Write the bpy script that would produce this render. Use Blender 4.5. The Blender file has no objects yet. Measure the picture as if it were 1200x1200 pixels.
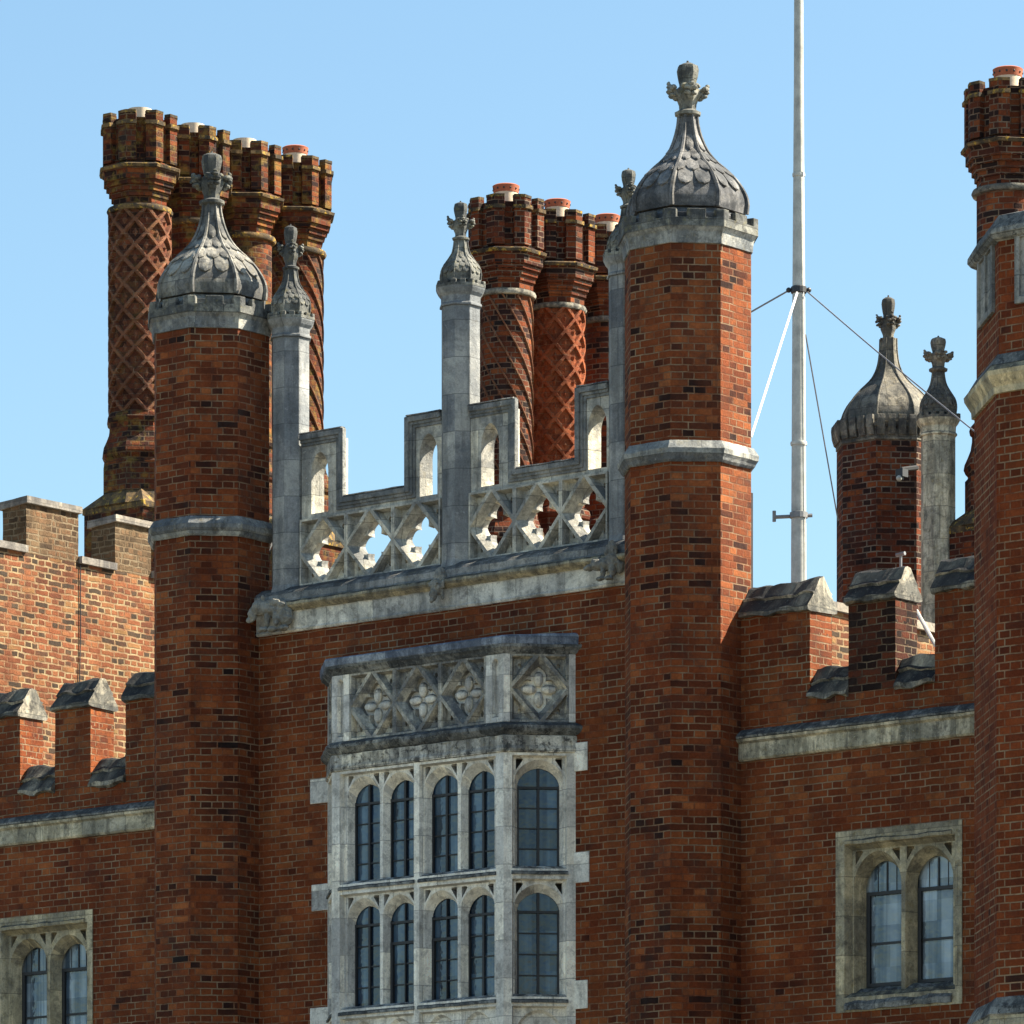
import bpy, bmesh, math, random
from math import sin, cos, pi, radians, sqrt, atan2
from mathutils import Vector, noise
from mathutils.geometry import tessellate_polygon
random.seed(7)
S = bpy.context.scene
COL = S.collection

# ---------------------------------------------------------------- camera, sky, sun, exposure
TH = radians(39.5)
RX, RY = cos(TH), sin(TH)          # camera right on the ground plane
FX, FY = -sin(TH), cos(TH)         # camera forward
cd = bpy.data.cameras.new('camera'); cam = bpy.data.objects.new('camera', cd); COL.objects.link(cam)
cam.location = (33.048, -42.820, 1.6)
cam.rotation_euler = (radians(90), 0, TH)
cd.sensor_width = 36; cd.lens = 198.0; cd.shift_y = 1.0358
cd.clip_start = 0.5; cd.clip_end = 6000
S.camera = cam

PHI, ELEV = radians(98), radians(44)
sx = cos(PHI)*-FX + sin(PHI)*RX
sy = cos(PHI)*-FY + sin(PHI)*RY
sd = Vector((sx*cos(ELEV), sy*cos(ELEV), sin(ELEV)))
sl = bpy.data.lights.new('sun', 'SUN'); sun = bpy.data.objects.new('sun', sl); COL.objects.link(sun)
sun.rotation_euler = sd.to_track_quat('Z', 'Y').to_euler()
sl.energy = 5.0; sl.angle = radians(0.53); sl.color = (1.0, 0.90, 0.73)

W = bpy.data.worlds.new('World'); S.world = W; W.use_nodes = True
wn = W.node_tree.nodes; bg = wn['Background']
sky = wn.new('ShaderNodeTexSky'); sky.sky_type = 'NISHITA'; sky.sun_disc = False
sky.sun_elevation = ELEV; sky.sun_rotation = atan2(sx, sy)
sky.altitude = 0; sky.air_density = 1.0; sky.dust_density = 1.1; sky.ozone_density = 1.3
gain = wn.new('ShaderNodeMixRGB'); gain.blend_type = 'MULTIPLY'; gain.inputs[0].default_value = 1; gain.inputs[2].default_value = (.96, 1.12, 1.10, 1)
W.node_tree.links.new(sky.outputs[0], gain.inputs[1]); W.node_tree.links.new(gain.outputs[0], bg.inputs[0]); bg.inputs[1].default_value = 0.052
S.view_settings.view_transform = 'Standard'; S.view_settings.look = 'None'
S.view_settings.gamma = 1; S.view_settings.exposure = 1.86
S.render.engine = 'CYCLES'

# ---------------------------------------------------------------- materials
MATS = {}
def newmat(name):
    m = bpy.data.materials.new(name); m.use_nodes = True
    nt = m.node_tree; b = nt.nodes['Principled BSDF']
    return m, nt, b
class G:
    """tiny node helper"""
    def __init__(s, nt): s.nt = nt; s.pos = None
    def n(s, t, **kw):
        x = s.nt.nodes.new(t)
        for k, v in kw.items(): setattr(x, k, v)
        return x
    def l(s, a, b): s.nt.links.new(a, b)
    def P(s):
        if s.pos is None: s.pos = s.n('ShaderNodeNewGeometry')
        return s.pos
    def noise(s, scale, detail=4, rough=.6, vec=None, dist=0):
        x = s.n('ShaderNodeTexNoise'); x.inputs['Scale'].default_value = scale
        x.inputs['Detail'].default_value = detail; x.inputs['Roughness'].default_value = rough
        x.inputs['Distortion'].default_value = dist
        s.l(vec if vec is not None else s.P().outputs['Position'], x.inputs['Vector']); return x.outputs['Fac']
    def ramp(s, fac, stops, interp='LINEAR'):
        x = s.n('ShaderNodeValToRGB'); r = x.color_ramp; r.interpolation = interp
        while len(r.elements) < len(stops): r.elements.new(0.5)
        for e, (p, c) in zip(r.elements, stops):
            e.position = p; e.color = (c, c, c, 1) if isinstance(c, (int, float)) else (*c, 1)
        s.l(fac, x.inputs[0]); return x.outputs[0]
    def mix(s, fac, a, b, mode='MIX'):
        x = s.n('ShaderNodeMixRGB', blend_type=mode)
        for i, v in ((0, fac), (1, a), (2, b)):
            if isinstance(v, (int, float)): x.inputs[i].default_value = v if i == 0 else (v, v, v, 1)
            elif isinstance(v, tuple): x.inputs[i].default_value = (*v, 1)
            else: s.l(v, x.inputs[i])
        return x.outputs[0]
    def math(s, op, a, b=None, c=None):
        x = s.n('ShaderNodeMath', operation=op)
        for i, v in enumerate((a, b, c)):
            if v is None: continue
            if isinstance(v, (int, float)): x.inputs[i].default_value = v
            else: s.l(v, x.inputs[i])
        return x.outputs[0]
    def scaled(s, vec3):
        x = s.n('ShaderNodeVectorMath', operation='MULTIPLY'); s.l(s.P().outputs['Position'], x.inputs[0])
        x.inputs[1].default_value = vec3; return x.outputs[0]

def brick_mat(name, stops, mortar, bw=.225, rh=.068, ms=.0085, distort=.004, bump=.9, soot=.35, sootcol=(.035, .028, .024), seed=0.0, lichen=0, fine=.5, mvar=.5, mvis=True):
    m, nt, b = newmat(name); g = G(nt)
    uv = g.n('ShaderNodeUVMap'); 
    nz = g.n('ShaderNodeTexNoise'); nz.inputs['Scale'].default_value = 7; nz.inputs['Detail'].default_value = 3
    g.l(uv.outputs[0], nz.inputs['Vector'])
    sub = g.n('ShaderNodeVectorMath', operation='SUBTRACT'); g.l(nz.outputs['Color'], sub.inputs[0]); sub.inputs[1].default_value = (.5, .5, .5)
    sc = g.n('ShaderNodeVectorMath', operation='SCALE'); g.l(sub.outputs[0], sc.inputs[0]); sc.inputs['Scale'].default_value = distort*4
    ad = g.n('ShaderNodeVectorMath', operation='ADD'); g.l(uv.outputs[0], ad.inputs[0]); g.l(sc.outputs[0], ad.inputs[1])
    of = g.n('ShaderNodeVectorMath', operation='ADD'); g.l(ad.outputs[0], of.inputs[0]); of.inputs[1].default_value = (seed+20, 0.0, 0)
    br = g.n('ShaderNodeTexBrick'); g.l(of.outputs[0], br.inputs['Vector'])
    br.inputs['Color1'].default_value = (0, 0, 0, 1); br.inputs['Color2'].default_value = (1, 1, 1, 1)
    br.inputs['Mortar'].default_value = (.5, .5, .5, 1)
    br.inputs['Scale'].default_value = 1; br.inputs['Mortar Size'].default_value = ms
    br.inputs['Mortar Smooth'].default_value = .35; br.inputs['Bias'].default_value = 0
    br.inputs['Brick Width'].default_value = bw; br.inputs['Row Height'].default_value = rh
    br.offset = .5; br.offset_frequency = 2; br.squash = .5; br.squash_frequency = 2
    cl = g.math('MULTIPLY', g.math('SUBTRACT', g.noise(1.9, 3, .6), .5), .55)
    tint = g.math('ADD', g.math('MULTIPLY', br.outputs['Color'], .9), g.math('ADD', cl, .07))
    col = g.ramp(tint, stops)
    zone = g.ramp(g.noise(.55, 4, .6, dist=.8), [(.38, 0.0), (.62, 1.0)])
    col = g.mix(g.math('MULTIPLY', zone, .75), col, (.74, .58, .52), 'MULTIPLY')
    f1 = g.noise(38, 5, .7); col = g.mix(fine, col, g.ramp(f1, [(.25, .35), (.75, 1.5)]), 'MULTIPLY')
    f2 = g.noise(1.7, 5, .65); col = g.mix(.8, col, g.ramp(f2, [(.32, .55), (.52, 1.0), (.7, 1.35)]), 'MULTIPLY')
    mo = g.mix(g.ramp(g.noise(5, 4, .7), [(.35, 0.0), (.65, mvar)]), mortar, tuple(c*.35 for c in mortar))
    vis = g.ramp(g.noise(2.8, 5, .7, dist=.3), [(.40, .12), (.60, 1.0)])
    col = g.mix(g.math('MULTIPLY', br.outputs['Fac'], vis) if mvis else br.outputs['Fac'], col, mo)
    st = g.ramp(g.noise(2.6, 7, .72, dist=.6), [(.5, 0.0), (.72, soot)])
    col = g.mix(st, col, sootcol)
    # rain streaks, long in z
    stv = g.noise(1, 5, .7, vec=g.scaled((9, 9, .5)))
    col = g.mix(g.ramp(stv, [(.55, 0.0), (.8, soot*.7)]), col, sootcol)
    pale = g.ramp(g.noise(4.3, 6, .7, dist=.4), [(.62, 0.0), (.78, .07)])
    col = g.mix(pale, col, tuple(min(1, c*1.15) for c in mortar))
    if lichen:
        lf = g.ramp(g.noise(6, 6, .7), [(.5, 0.0), (.62, lichen)])
        col = g.mix(lf, col, (.30, .20, .04))
    g.l(col, b.inputs['Base Color']); b.inputs['Roughness'].default_value = .93
    b.inputs['Specular IOR Level'].default_value = .2
    h = g.math('ADD', g.math('MULTIPLY', g.math('SUBTRACT', 1.0, br.outputs['Fac']), 1.0), g.math('MULTIPLY', g.noise(42, 6, .75), .9))
    h = g.math('ADD', h, g.math('MULTIPLY', br.outputs['Color'], .45))
    bp = g.n('ShaderNodeBump'); bp.inputs['Strength'].default_value = bump; bp.inputs['Distance'].default_value = .014
    g.l(h, bp.inputs['Height']); g.l(bp.outputs[0], b.inputs['Normal'])
    return m

def stone_mat(name, light, dark, crust=.5, lichen=.2, topcrust=.6, joints=0, lcol=(.30, .22, .06), bump=.6, scale=1.0, crustcol=(.028, .030, .033), streak=.5, tc=(.30, .55)):
    m, nt, b = newmat(name); g = G(nt)
    a = g.noise(2.2*scale, 6, .7, dist=.5)
    col = g.mix(g.ramp(a, [(.42, 0.0), (.56, 1.0)]), light, dark)
    s1 = g.noise(1, 5, .7, vec=g.scaled((7*scale, 7*scale, .8*scale)))
    col = g.mix(g.ramp(s1, [(.46, 0.0), (.58, streak)]), col, tuple(c*.5 for c in dark))
    col = g.mix(.5, col, g.ramp(g.noise(55, 5, .75), [(.3, .55), (.7, 1.4)]), 'MULTIPLY')
    suv = g.n('ShaderNodeUVMap'); jb = g.n('ShaderNodeTexBrick'); g.l(suv.outputs[0], jb.inputs['Vector'])
    jb.inputs['Scale'].default_value = 1; jb.inputs['Brick Width'].default_value = .62; jb.inputs['Row Height'].default_value = .37
    jb.inputs['Mortar Size'].default_value = .0045; jb.inputs['Mortar Smooth'].default_value = .3
    jb.inputs['Color1'].default_value = (0, 0, 0, 1); jb.inputs['Color2'].default_value = (1, 1, 1, 1); jb.inputs['Mortar'].default_value = (.5, .5, .5, 1)
    col = g.mix(.8, col, g.ramp(jb.outputs['Color'], [(0, (.52, .53, .57)), (.45, (.98, .98, .97)), (1, (1.36, 1.3, 1.18))]), 'MULTIPLY')
    col = g.mix(g.math('MULTIPLY', jb.outputs['Fac'], .6), col, tuple(c*.25 for c in dark))
    # crust: patchy everywhere, stronger where surfaces face up
    nrm = g.n('ShaderNodeSeparateXYZ'); g.l(g.P().outputs['Normal'], nrm.inputs[0])
    up = g.ramp(nrm.outputs['Z'], [(.15, 0.0), (.7, 1.0)])
    cn = g.noise(9*scale, 7, .75, dist=.3)
    cr = g.ramp(cn, [(.50, 0.0), (.60, crust)])
    cu = g.math('MULTIPLY', up, g.ramp(cn, [(tc[0], 0.0), (tc[1], topcrust)]))
    col = g.mix(g.math('MAXIMUM', cr, cu), col, crustcol)
    ln = g.noise(14*scale, 6, .7); col = g.mix(g.ramp(ln, [(.54, 0.0), (.66, lichen)]), col, lcol)
    wn_ = g.noise(21*scale, 5, .7); col = g.mix(g.ramp(wn_, [(.62, 0.0), (.72, .45)]), col, tuple(min(.75, c*1.35) for c in light))
    g.l(col, b.inputs['Base Color']); b.inputs['Roughness'].default_value = .9
    b.inputs['Specular IOR Level'].default_value = .25
    h = g.math('ADD', g.math('MULTIPLY', g.noise(60, 6, .8), .6), g.noise(11, 5, .7))
    bp = g.n('ShaderNodeBump'); bp.inputs['Strength'].default_value = bump; bp.inputs['Distance'].default_value = .02
    g.l(h, bp.inputs['Height']); g.l(bp.outputs[0], b.inputs['Normal'])
    return m

def plain_mat(name, col, rough=.6, metal=0, var=.3, scale=12, spec=.5, bump=.15):
    m, nt, b = newmat(name); g = G(nt)
    c = g.mix(var, col, g.ramp(g.noise(scale, 5, .7), [(.3, .3), (.7, 1.6)]), 'MULTIPLY')
    g.l(c, b.inputs['Base Color']); b.inputs['Roughness'].default_value = rough; b.inputs['Metallic'].default_value = metal
    b.inputs['Specular IOR Level'].default_value = spec
    bp = g.n('ShaderNodeBump'); bp.inputs['Strength'].default_value = bump; bp.inputs['Distance'].default_value = .01
    g.l(g.noise(scale*3, 5, .7), bp.inputs['Height']); g.l(bp.outputs[0], b.inputs['Normal'])
    return m

def glass_mat(name, dark, pale, blind=.5):
    m, nt, b = newmat(name); g = G(nt)
    n1 = g.noise(1, 2, .5, vec=g.scaled((11, 11, .35)))
    n2 = g.noise(2.6, 3, .6)
    col = g.mix(g.ramp(n1, [(.42, 0.0), (.58, blind)]), dark, pale)
    col = g.mix(.6, col, g.ramp(n2, [(.35, .55), (.65, 1.3)]), 'MULTIPLY')
    uv = g.n('ShaderNodeUVMap'); pb = g.n('ShaderNodeTexBrick'); g.l(uv.outputs[0], pb.inputs['Vector']); pb.offset = 0
    pb.inputs['Scale'].default_value = 1; pb.inputs['Brick Width'].default_value = .18; pb.inputs['Row Height'].default_value = .197; pb.inputs['Mortar Size'].default_value = 0
    pb.inputs['Color1'].default_value = (0, 0, 0, 1); pb.inputs['Color2'].default_value = (1, 1, 1, 1)
    col = g.mix(1.0, col, g.ramp(pb.outputs['Color'], [(0, .45), (1, 1.5)]), 'MULTIPLY')
    g.l(col, b.inputs['Base Color']); b.inputs['Roughness'].default_value = .06
    b.inputs['IOR'].default_value = 1.52; b.inputs['Specular IOR Level'].default_value = .6
    bp = g.n('ShaderNodeBump'); bp.inputs['Strength'].default_value = .6; bp.inputs['Distance'].default_value = .015
    g.l(g.noise(5, 3, .6), bp.inputs['Height']); g.l(bp.outputs[0], b.inputs['Normal'])
    return m

RED = [(0, (.03, .011, .008)), (.03, (.075, .021, .010)), (.10, (.145, .036, .013)), (.5, (.205, .053, .016)), (.8, (.25, .071, .022)), (1, (.31, .105, .034))]
TUR = [(0, (.014, .007, .006)), (.07, (.035, .012, .008)), (.18, (.10, .027, .011)), (.5, (.18, .045, .014)), (.8, (.24, .066, .020)), (1, (.32, .105, .034))]
OLD = [(0, (.035, .028, .022)), (.2, (.075, .052, .034)), (.34, (.15, .055, .027)), (.6, (.23, .082, .036)), (.85, (.28, .115, .05)), (1, (.28, .17, .07))]
BUFF = [(0, (.06, .042, .026)), (.3, (.12, .082, .045)), (.7, (.18, .12, .066)), (1, (.21, .125, .065))]
CHI = [(0, (.013, .009, .009)), (.26, (.030, .012, .010)), (.42, (.080, .021, .010)), (.82, (.165, .040, .013)), (1, (.23, .070, .022))]
LAT = [(0, (.14, .038, .016)), (.5, (.24, .065, .025)), (1, (.30, .09, .035))]
MB_WALL = brick_mat('red_brick', RED, (.36, .25, .155), seed=.0, soot=.45, ms=.0075)
MB_TUR = brick_mat('turret_brick', TUR, (.30, .20, .12), seed=3.3, soot=.6, ms=.0075)
MB_NEAR = brick_mat('near_turret_brick', [(0, (.05, .018, .011)), (.08, (.12, .028, .010)), (.5, (.185, .042, .011)), (1, (.24, .060, .017))], (.34, .23, .14), seed=1.1, soot=.25, distort=.002, ms=.008)
MB_PAR = brick_mat('parapet_brick', RED, (.32, .24, .15), seed=5.7, soot=.6, distort=.007, ms=.0075)
MB_SHADE_SOOT = brick_mat('shaded_sooty_brick', [(0, (.012, .008, .007)), (.3, (.03, .012, .009)), (.6, (.085, .024, .011)), (1, (.15, .043, .018))], (.22, .17, .11), seed=5.9, soot=.95, distort=.007, ms=.0075)  # black staining plus the shadow over one merlon, both put into the colour
MB_OLD = brick_mat('old_brick', OLD, (.36, .27, .15), seed=2.2, soot=.25, distort=.011, ms=.013, bump=1.0, bw=.23, rh=.072, mvar=.3)
MB_BUFF = brick_mat('buff_brick', BUFF, (.26, .20, .125), seed=4.2, soot=.3, distort=.011, ms=.012, bump=1.0, bw=.23, rh=.072)
MB_CHI = brick_mat('chimney_brick', CHI, (.22, .16, .11), seed=6.1, soot=.5, distort=.004)
MB_CHL = brick_mat('lichened_chimney_brick', CHI, (.17, .115, .07), seed=8.1, soot=.85, lichen=.38, distort=.004, mvar=.8)
MB_LAT = brick_mat('lattice_brick', LAT, (.30, .16, .09), seed=9.1, soot=.25, distort=.002, ms=.004)
MB_LATD = brick_mat('dark_lattice_brick', [(0, (.03, .014, .01)), (.5, (.11, .036, .02)), (1, (.19, .06, .03))], (.16, .10, .07), seed=9.5, soot=.5, distort=.002, ms=.004, lichen=.15)
MB_RIB = brick_mat('rib_brick', [(0, (.11, .04, .022)), (1, (.24, .11, .06))], (.3, .2, .13), seed=9.9, soot=.3, distort=.002, ms=.004, lichen=.1)

ST_PALE = stone_mat('pale_stone', (.78, .76, .69), (.46, .46, .43), crust=.45, lichen=.2, topcrust=.45, streak=.5)
ST_FRAME = stone_mat('window_stone', (.90, .88, .80), (.72, .70, .64), crust=.35, lichen=.08, topcrust=.9, streak=.45)
ST_TAN = stone_mat('tan_stone', (.58, .51, .35), (.33, .30, .22), crust=.45, lichen=.35, topcrust=.9, streak=.5)
ST_OCH = stone_mat('ochre_stained_stone', (.50, .44, .30), (.24, .22, .17), crust=.5, lichen=.35, topcrust=.9, lcol=(.24, .19, .06), scale=1.5)
ST_STR = stone_mat('string_course_stone', (.60, .55, .42), (.33, .31, .24), crust=.5, lichen=.3, topcrust=.9, streak=.75, scale=1.3)
ST_DRIP = stone_mat('drip_stained_stone', (.74, .71, .62), (.36, .35, .31), crust=.85, lichen=.25, topcrust=.9, streak=.8, scale=1.3)
ST_GREY = stone_mat('grey_stone', (.31, .31, .30), (.16, .175, .185), crust=.45, lichen=.12, topcrust=.8)
ST_BAND = stone_mat('turret_band_stone', (.40, .40, .37), (.20, .215, .225), crust=.5, lichen=.2, topcrust=.35, streak=.6)
ST_PAN = stone_mat('openwork_stone', (.66, .63, .54), (.34, .34, .32), crust=.35, lichen=.15, topcrust=.3)
ST_FRZ = stone_mat('frieze_stone', (.58, .55, .46), (.25, .255, .25), crust=.5, lichen=.15, topcrust=.5, scale=1.6)
ST_PIN = stone_mat('pinnacle_stone', (.36, .37, .37), (.20, .215, .23), crust=.25, lichen=.04, topcrust=.5, scale=.7)
ST_CAP = stone_mat('weathered_cap_stone', (.27, .27, .24), (.095, .10, .10), crust=.65, lichen=.35, topcrust=.35, lcol=(.22, .19, .07))
ST_DOME = stone_mat('dome_stone', (.31, .30, .27), (.12, .122, .12), crust=.55, lichen=.12, topcrust=.05, bump=.5)
ST_DOMED = stone_mat('dark_dome_stone', (.24, .235, .23), (.08, .084, .09), crust=.5, lichen=.06, topcrust=.05, bump=.5)
ST_BACK = stone_mat('sooty_stone', (.25, .23, .19), (.10, .098, .09), crust=.7, lichen=.15, topcrust=.2)
ST_COPE = stone_mat('coping_stone', (.40, .37, .30), (.12, .12, .11), crust=.7, lichen=.12, topcrust=1.0, lcol=(.35, .34, .27), crustcol=(.018, .019, .021), tc=(.22, .42))
ST_CRUST = stone_mat('crusted_ledge', (.30, .31, .30), (.10, .11, .115), crust=.9, lichen=.25, topcrust=.85, lcol=(.42, .42, .38), scale=1.4)
ST_SLAB = stone_mat('slab_stone', (.34, .31, .27), (.22, .20, .18), crust=.35, lichen=.1, topcrust=.2)
ST_CHCOPE = stone_mat('lichened_coping', (.17, .11, .05), (.05, .04, .028), crust=.5, lichen=.9, topcrust=.05, lcol=(.46, .29, .04))
LEAD = plain_mat('sheet_lead', (.17, .20, .26), rough=.5, metal=.0, var=.6, scale=5)
ST_LEAD = stone_mat('streaked_lead', (.34, .39, .46), (.15, .18, .235), crust=.5, lichen=.0, topcrust=.2, streak=.6, crustcol=(.05, .06, .085), scale=1.6, bump=.3)
IRON = plain_mat('black_iron', (.018, .019, .022), rough=.55)
WHITE = plain_mat('white_paint', (.40, .40, .36), rough=.5, var=.5, scale=5)
GALV = plain_mat('dull_metal', (.20, .20, .20), rough=.5, metal=.4)
ROPE = plain_mat('pale_rope', (.75, .75, .75), rough=.8)
WIRE = plain_mat('steel_wire', (.16, .16, .17), rough=.5)
POTC = plain_mat('cream_pot', (.62, .50, .36), rough=.8, scale=20)
POTR = plain_mat('terracotta', (.36, .10, .045), rough=.8, scale=20)
GL_BAY = glass_mat('bay_glass', (.010, .022, .045), (.07, .12, .17), .6)
GL_SIDE = glass_mat('side_glass', (.055, .085, .12), (.27, .33, .38), .85)
GRAVEL = plain_mat('gravel', (.13, .115, .08), rough=.95, scale=3)

# ---------------------------------------------------------------- mesh builder
def tag(o, label=None, cat=None, group=None, kind=None):
    if label: o['label'] = label
    if cat: o['category'] = cat
    if group: o['group'] = group
    if kind: o['kind'] = kind
    return o
def thing(name, loc, label, cat, group=None):
    o = bpy.data.objects.new(name, None); COL.objects.link(o); o.location = loc
    o.empty_display_size = .2
    return tag(o, label, cat, group)
def wloc(o):
    v = Vector((0, 0, 0))
    while o is not None: v += o.location; o = o.parent
    return v
class MB:
    def __init__(s): s.v = []; s.f = []; s.uv = {}
    def add(s, vs, fs):
        k = len(s.v); s.v += [tuple(p) for p in vs]; s.f += [tuple(i+k for i in f) for f in fs]
        return s
    def box(s, x0, x1, y0, y1, z0, z1):
        return s.add([(x0, y0, z0), (x1, y0, z0), (x1, y1, z0), (x0, y1, z0), (x0, y0, z1), (x1, y0, z1), (x1, y1, z1), (x0, y1, z1)],
                     [(3, 2, 1, 0), (4, 5, 6, 7), (0, 1, 5, 4), (1, 2, 6, 5), (2, 3, 7, 6), (3, 0, 4, 7)])
    def loft(s, rings, cap=True, closed=True):
        n = len(rings[0]); vs = [p for r in rings for p in r]; fs = []
        for i in range(len(rings)-1):
            for j in range(n if closed else n-1):
                a, b = i*n+j, i*n+(j+1) % n
                fs.append((a, b, b+n, a+n))
        if cap:
            fs.append(tuple(range(n-1, -1, -1))); fs.append(tuple((len(rings)-1)*n+j for j in range(n)))
        return s.add(vs, fs)
    def octo(s, cx, cy, prof, n=8, rot=22.5, apo=True, seg=None):
        """prof: list of (radius, z); radius is the apothem if apo"""
        k = 1/cos(pi/n) if apo else 1
        rings = [[(cx+r*k*cos(radians(rot)+2*pi*j/n), cy+r*k*sin(radians(rot)+2*pi*j/n), z) for j in range(n)] for r, z in prof]
        return s.loft(rings)
    def extx(s, prof, x0, x1, jit=0, step=.12, m=None):
        """closed (y,z) profile run along x; jit wobbles it"""
        n = max(1, int(abs(x1-x0)/step)) if jit else 1
        rings = []
        for i in range(n+1):
            x = x0+(x1-x0)*i/n
            rings.append([(x, y+(noise.noise((x*7, y*9, z*9))*jit), z+noise.noise((x*7+9, y*9, z*9+4))*jit) for y, z in prof])
        # orient outward
        return s.loft(rings)
    def tube(s, pts, r, n=6, cap=True):
        pts = [Vector(p) for p in pts]; rs = r if isinstance(r, (list, tuple)) else [r]*len(pts)
        rings = []; ref = None
        for i, p in enumerate(pts):
            t = (pts[min(i+1, len(pts)-1)]-pts[max(i-1, 0)]).normalized()
            if ref is None: ref = Vector((0, 0, 1)) if abs(t.z) < .9 else Vector((1, 0, 0))
            u = t.cross(ref).normalized(); w = u.cross(t).normalized(); ref = w
            rings.append([p+(u*cos(2*pi*k/n)+w*sin(2*pi*k/n))*rs[i] for k in range(n)])
        return s.loft(rings, cap)
    def ball(s, c, r, ux=1, uy=1, uz=1, seg=10, rg=7):
        rings = []
        for i in range(1, rg):
            t = pi*i/rg
            rings.append([(c[0]+r*ux*sin(t)*cos(2*pi*j/seg), c[1]+r*uy*sin(t)*sin(2*pi*j/seg), c[2]-r*uz*cos(t)) for j in range(seg)])
        return s.loft(rings)
    def plate(s, outer, holes, d0, d1, mp):
        """outer loop (u,z); holes [(front_loop, back_loop)]; mp(u,z,d)->xyz; d0 front, d1 back"""
        for side, d in ((0, d0), (1, d1)):
            loops = [outer]+[h[side] for h in holes]
            flat = [p for L in loops for p in L]
            tris = tessellate_polygon([[Vector((p[0], p[1], 0)) for p in L] for L in loops])
            k = len(s.v); s.v += [tuple(mp(p[0], p[1], d)) for p in flat]
            for t in tris: s.f.append(tuple(k+i for i in (t if side == 0 else t[::-1])))
        for fr, bk in [(outer, outer)]+list(holes):
            n = len(fr); s.loft([[mp(p[0], p[1], d0) for p in fr], [mp(p[0], p[1], d1) for p in bk]], cap=False)
        return s
    def build(s, name, mat, parent=None, bevel=0, smooth=None, uvf=None, recalc=True, jitter=0, sub=0):
        me = bpy.data.meshes.new(name); off = wloc(parent)
        bm = bmesh.new(); vv = [bm.verts.new(p) for p in s.v]
        for f in s.f:
            try: bm.faces.new([vv[i] for i in f])
            except ValueError: pass
        bmesh.ops.remove_doubles(bm, verts=bm.verts[:], dist=1e-5)
        if sub:
            es = [e for e in bm.edges if e.calc_length() > sub]
            it = 0
            while es and it < 5:
                bmesh.ops.subdivide_edges(bm, edges=es, cuts=1, use_grid_fill=True)
                es = [e for e in bm.edges if e.calc_length() > sub]; it += 1
        if recalc: bmesh.ops.recalc_face_normals(bm, faces=bm.faces[:])
        if jitter:
            for v in bm.verts:
                p = v.co; q = noise.noise_vector(p*6.0)+noise.noise_vector(p*19.0)*.6
                v.co = p+q*jitter
        uvl = bm.loops.layers.uv.new('UVMap')
        bm.normal_update()
        for f in bm.faces:
            n = f.normal
            for l in f.loops:
                p = l.vert.co
                if uvf: l[uvl].uv = uvf(p, n, f)
                elif abs(n.z) > .8: l[uvl].uv = (p.x, p.y)
                else:
                    h = Vector((-n.y, n.x, 0)).normalized()
                    l[uvl].uv = (p.x*h.x+p.y*h.y, p.z)
        for v in bm.verts: v.co -= off
        bm.to_mesh(me); bm.free()
        if smooth is not None:
            for p in me.polygons: p.use_smooth = True
            me.set_sharp_from_angle(angle=radians(smooth))
        o = bpy.data.objects.new(name, me); COL.objects.link(o)
        mats = mat if isinstance(mat, (list, tuple)) else [mat]
        for m_ in mats: me.materials.append(m_)
        if parent is not None: o.parent = parent
        if bevel:
            md = o.modifiers.new('bevel', 'BEVEL'); md.width = bevel; md.segments = 2; md.limit_method = 'ANGLE'; md.angle_limit = radians(35)
        return o
def mpY(u, z, d): return (u, d, z)           # wall facing -Y: u = x, depth = +y
def rect(u0, u1, z0, z1): return [(u0, z0), (u1, z0), (u1, z1), (u0, z1)]
def arch(c, hw, z0, zs, za, n=16):
    L = [(c-hw, z0), (c+hw, z0)]
    for i in range(n+1):
        t = cos(pi*i/n); L.append((c+hw*t, zs+(za-zs)*(max(0, 1-abs(t)**1.8))**.55))
    return L
def quatre(cu, cz, d, rr, n=12, sz=1.0):
    L = []
    for k in range(4):
        for i in range(n):
            a = -pi/4+pi/2*i/n
            rho = d*cos(a)+sqrt(max(0, rr*rr-(d*sin(a))**2))
            if abs(a) < .2: rho += .012*(1-abs(a)/.2)
            L.append((cu+rho*cos(a+k*pi/2), cz+sz*rho*sin(a+k*pi/2)))
    return L

# ---------------------------------------------------------------- setting
g_ = MB(); g_.add([(-3000, -3000, 0), (3000, -3000, 0), (3000, 3000, 0), (-3000, 3000, 0)], [(0, 1, 2, 3)])
tag(g_.build('ground', GRAVEL), kind='structure')

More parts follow.
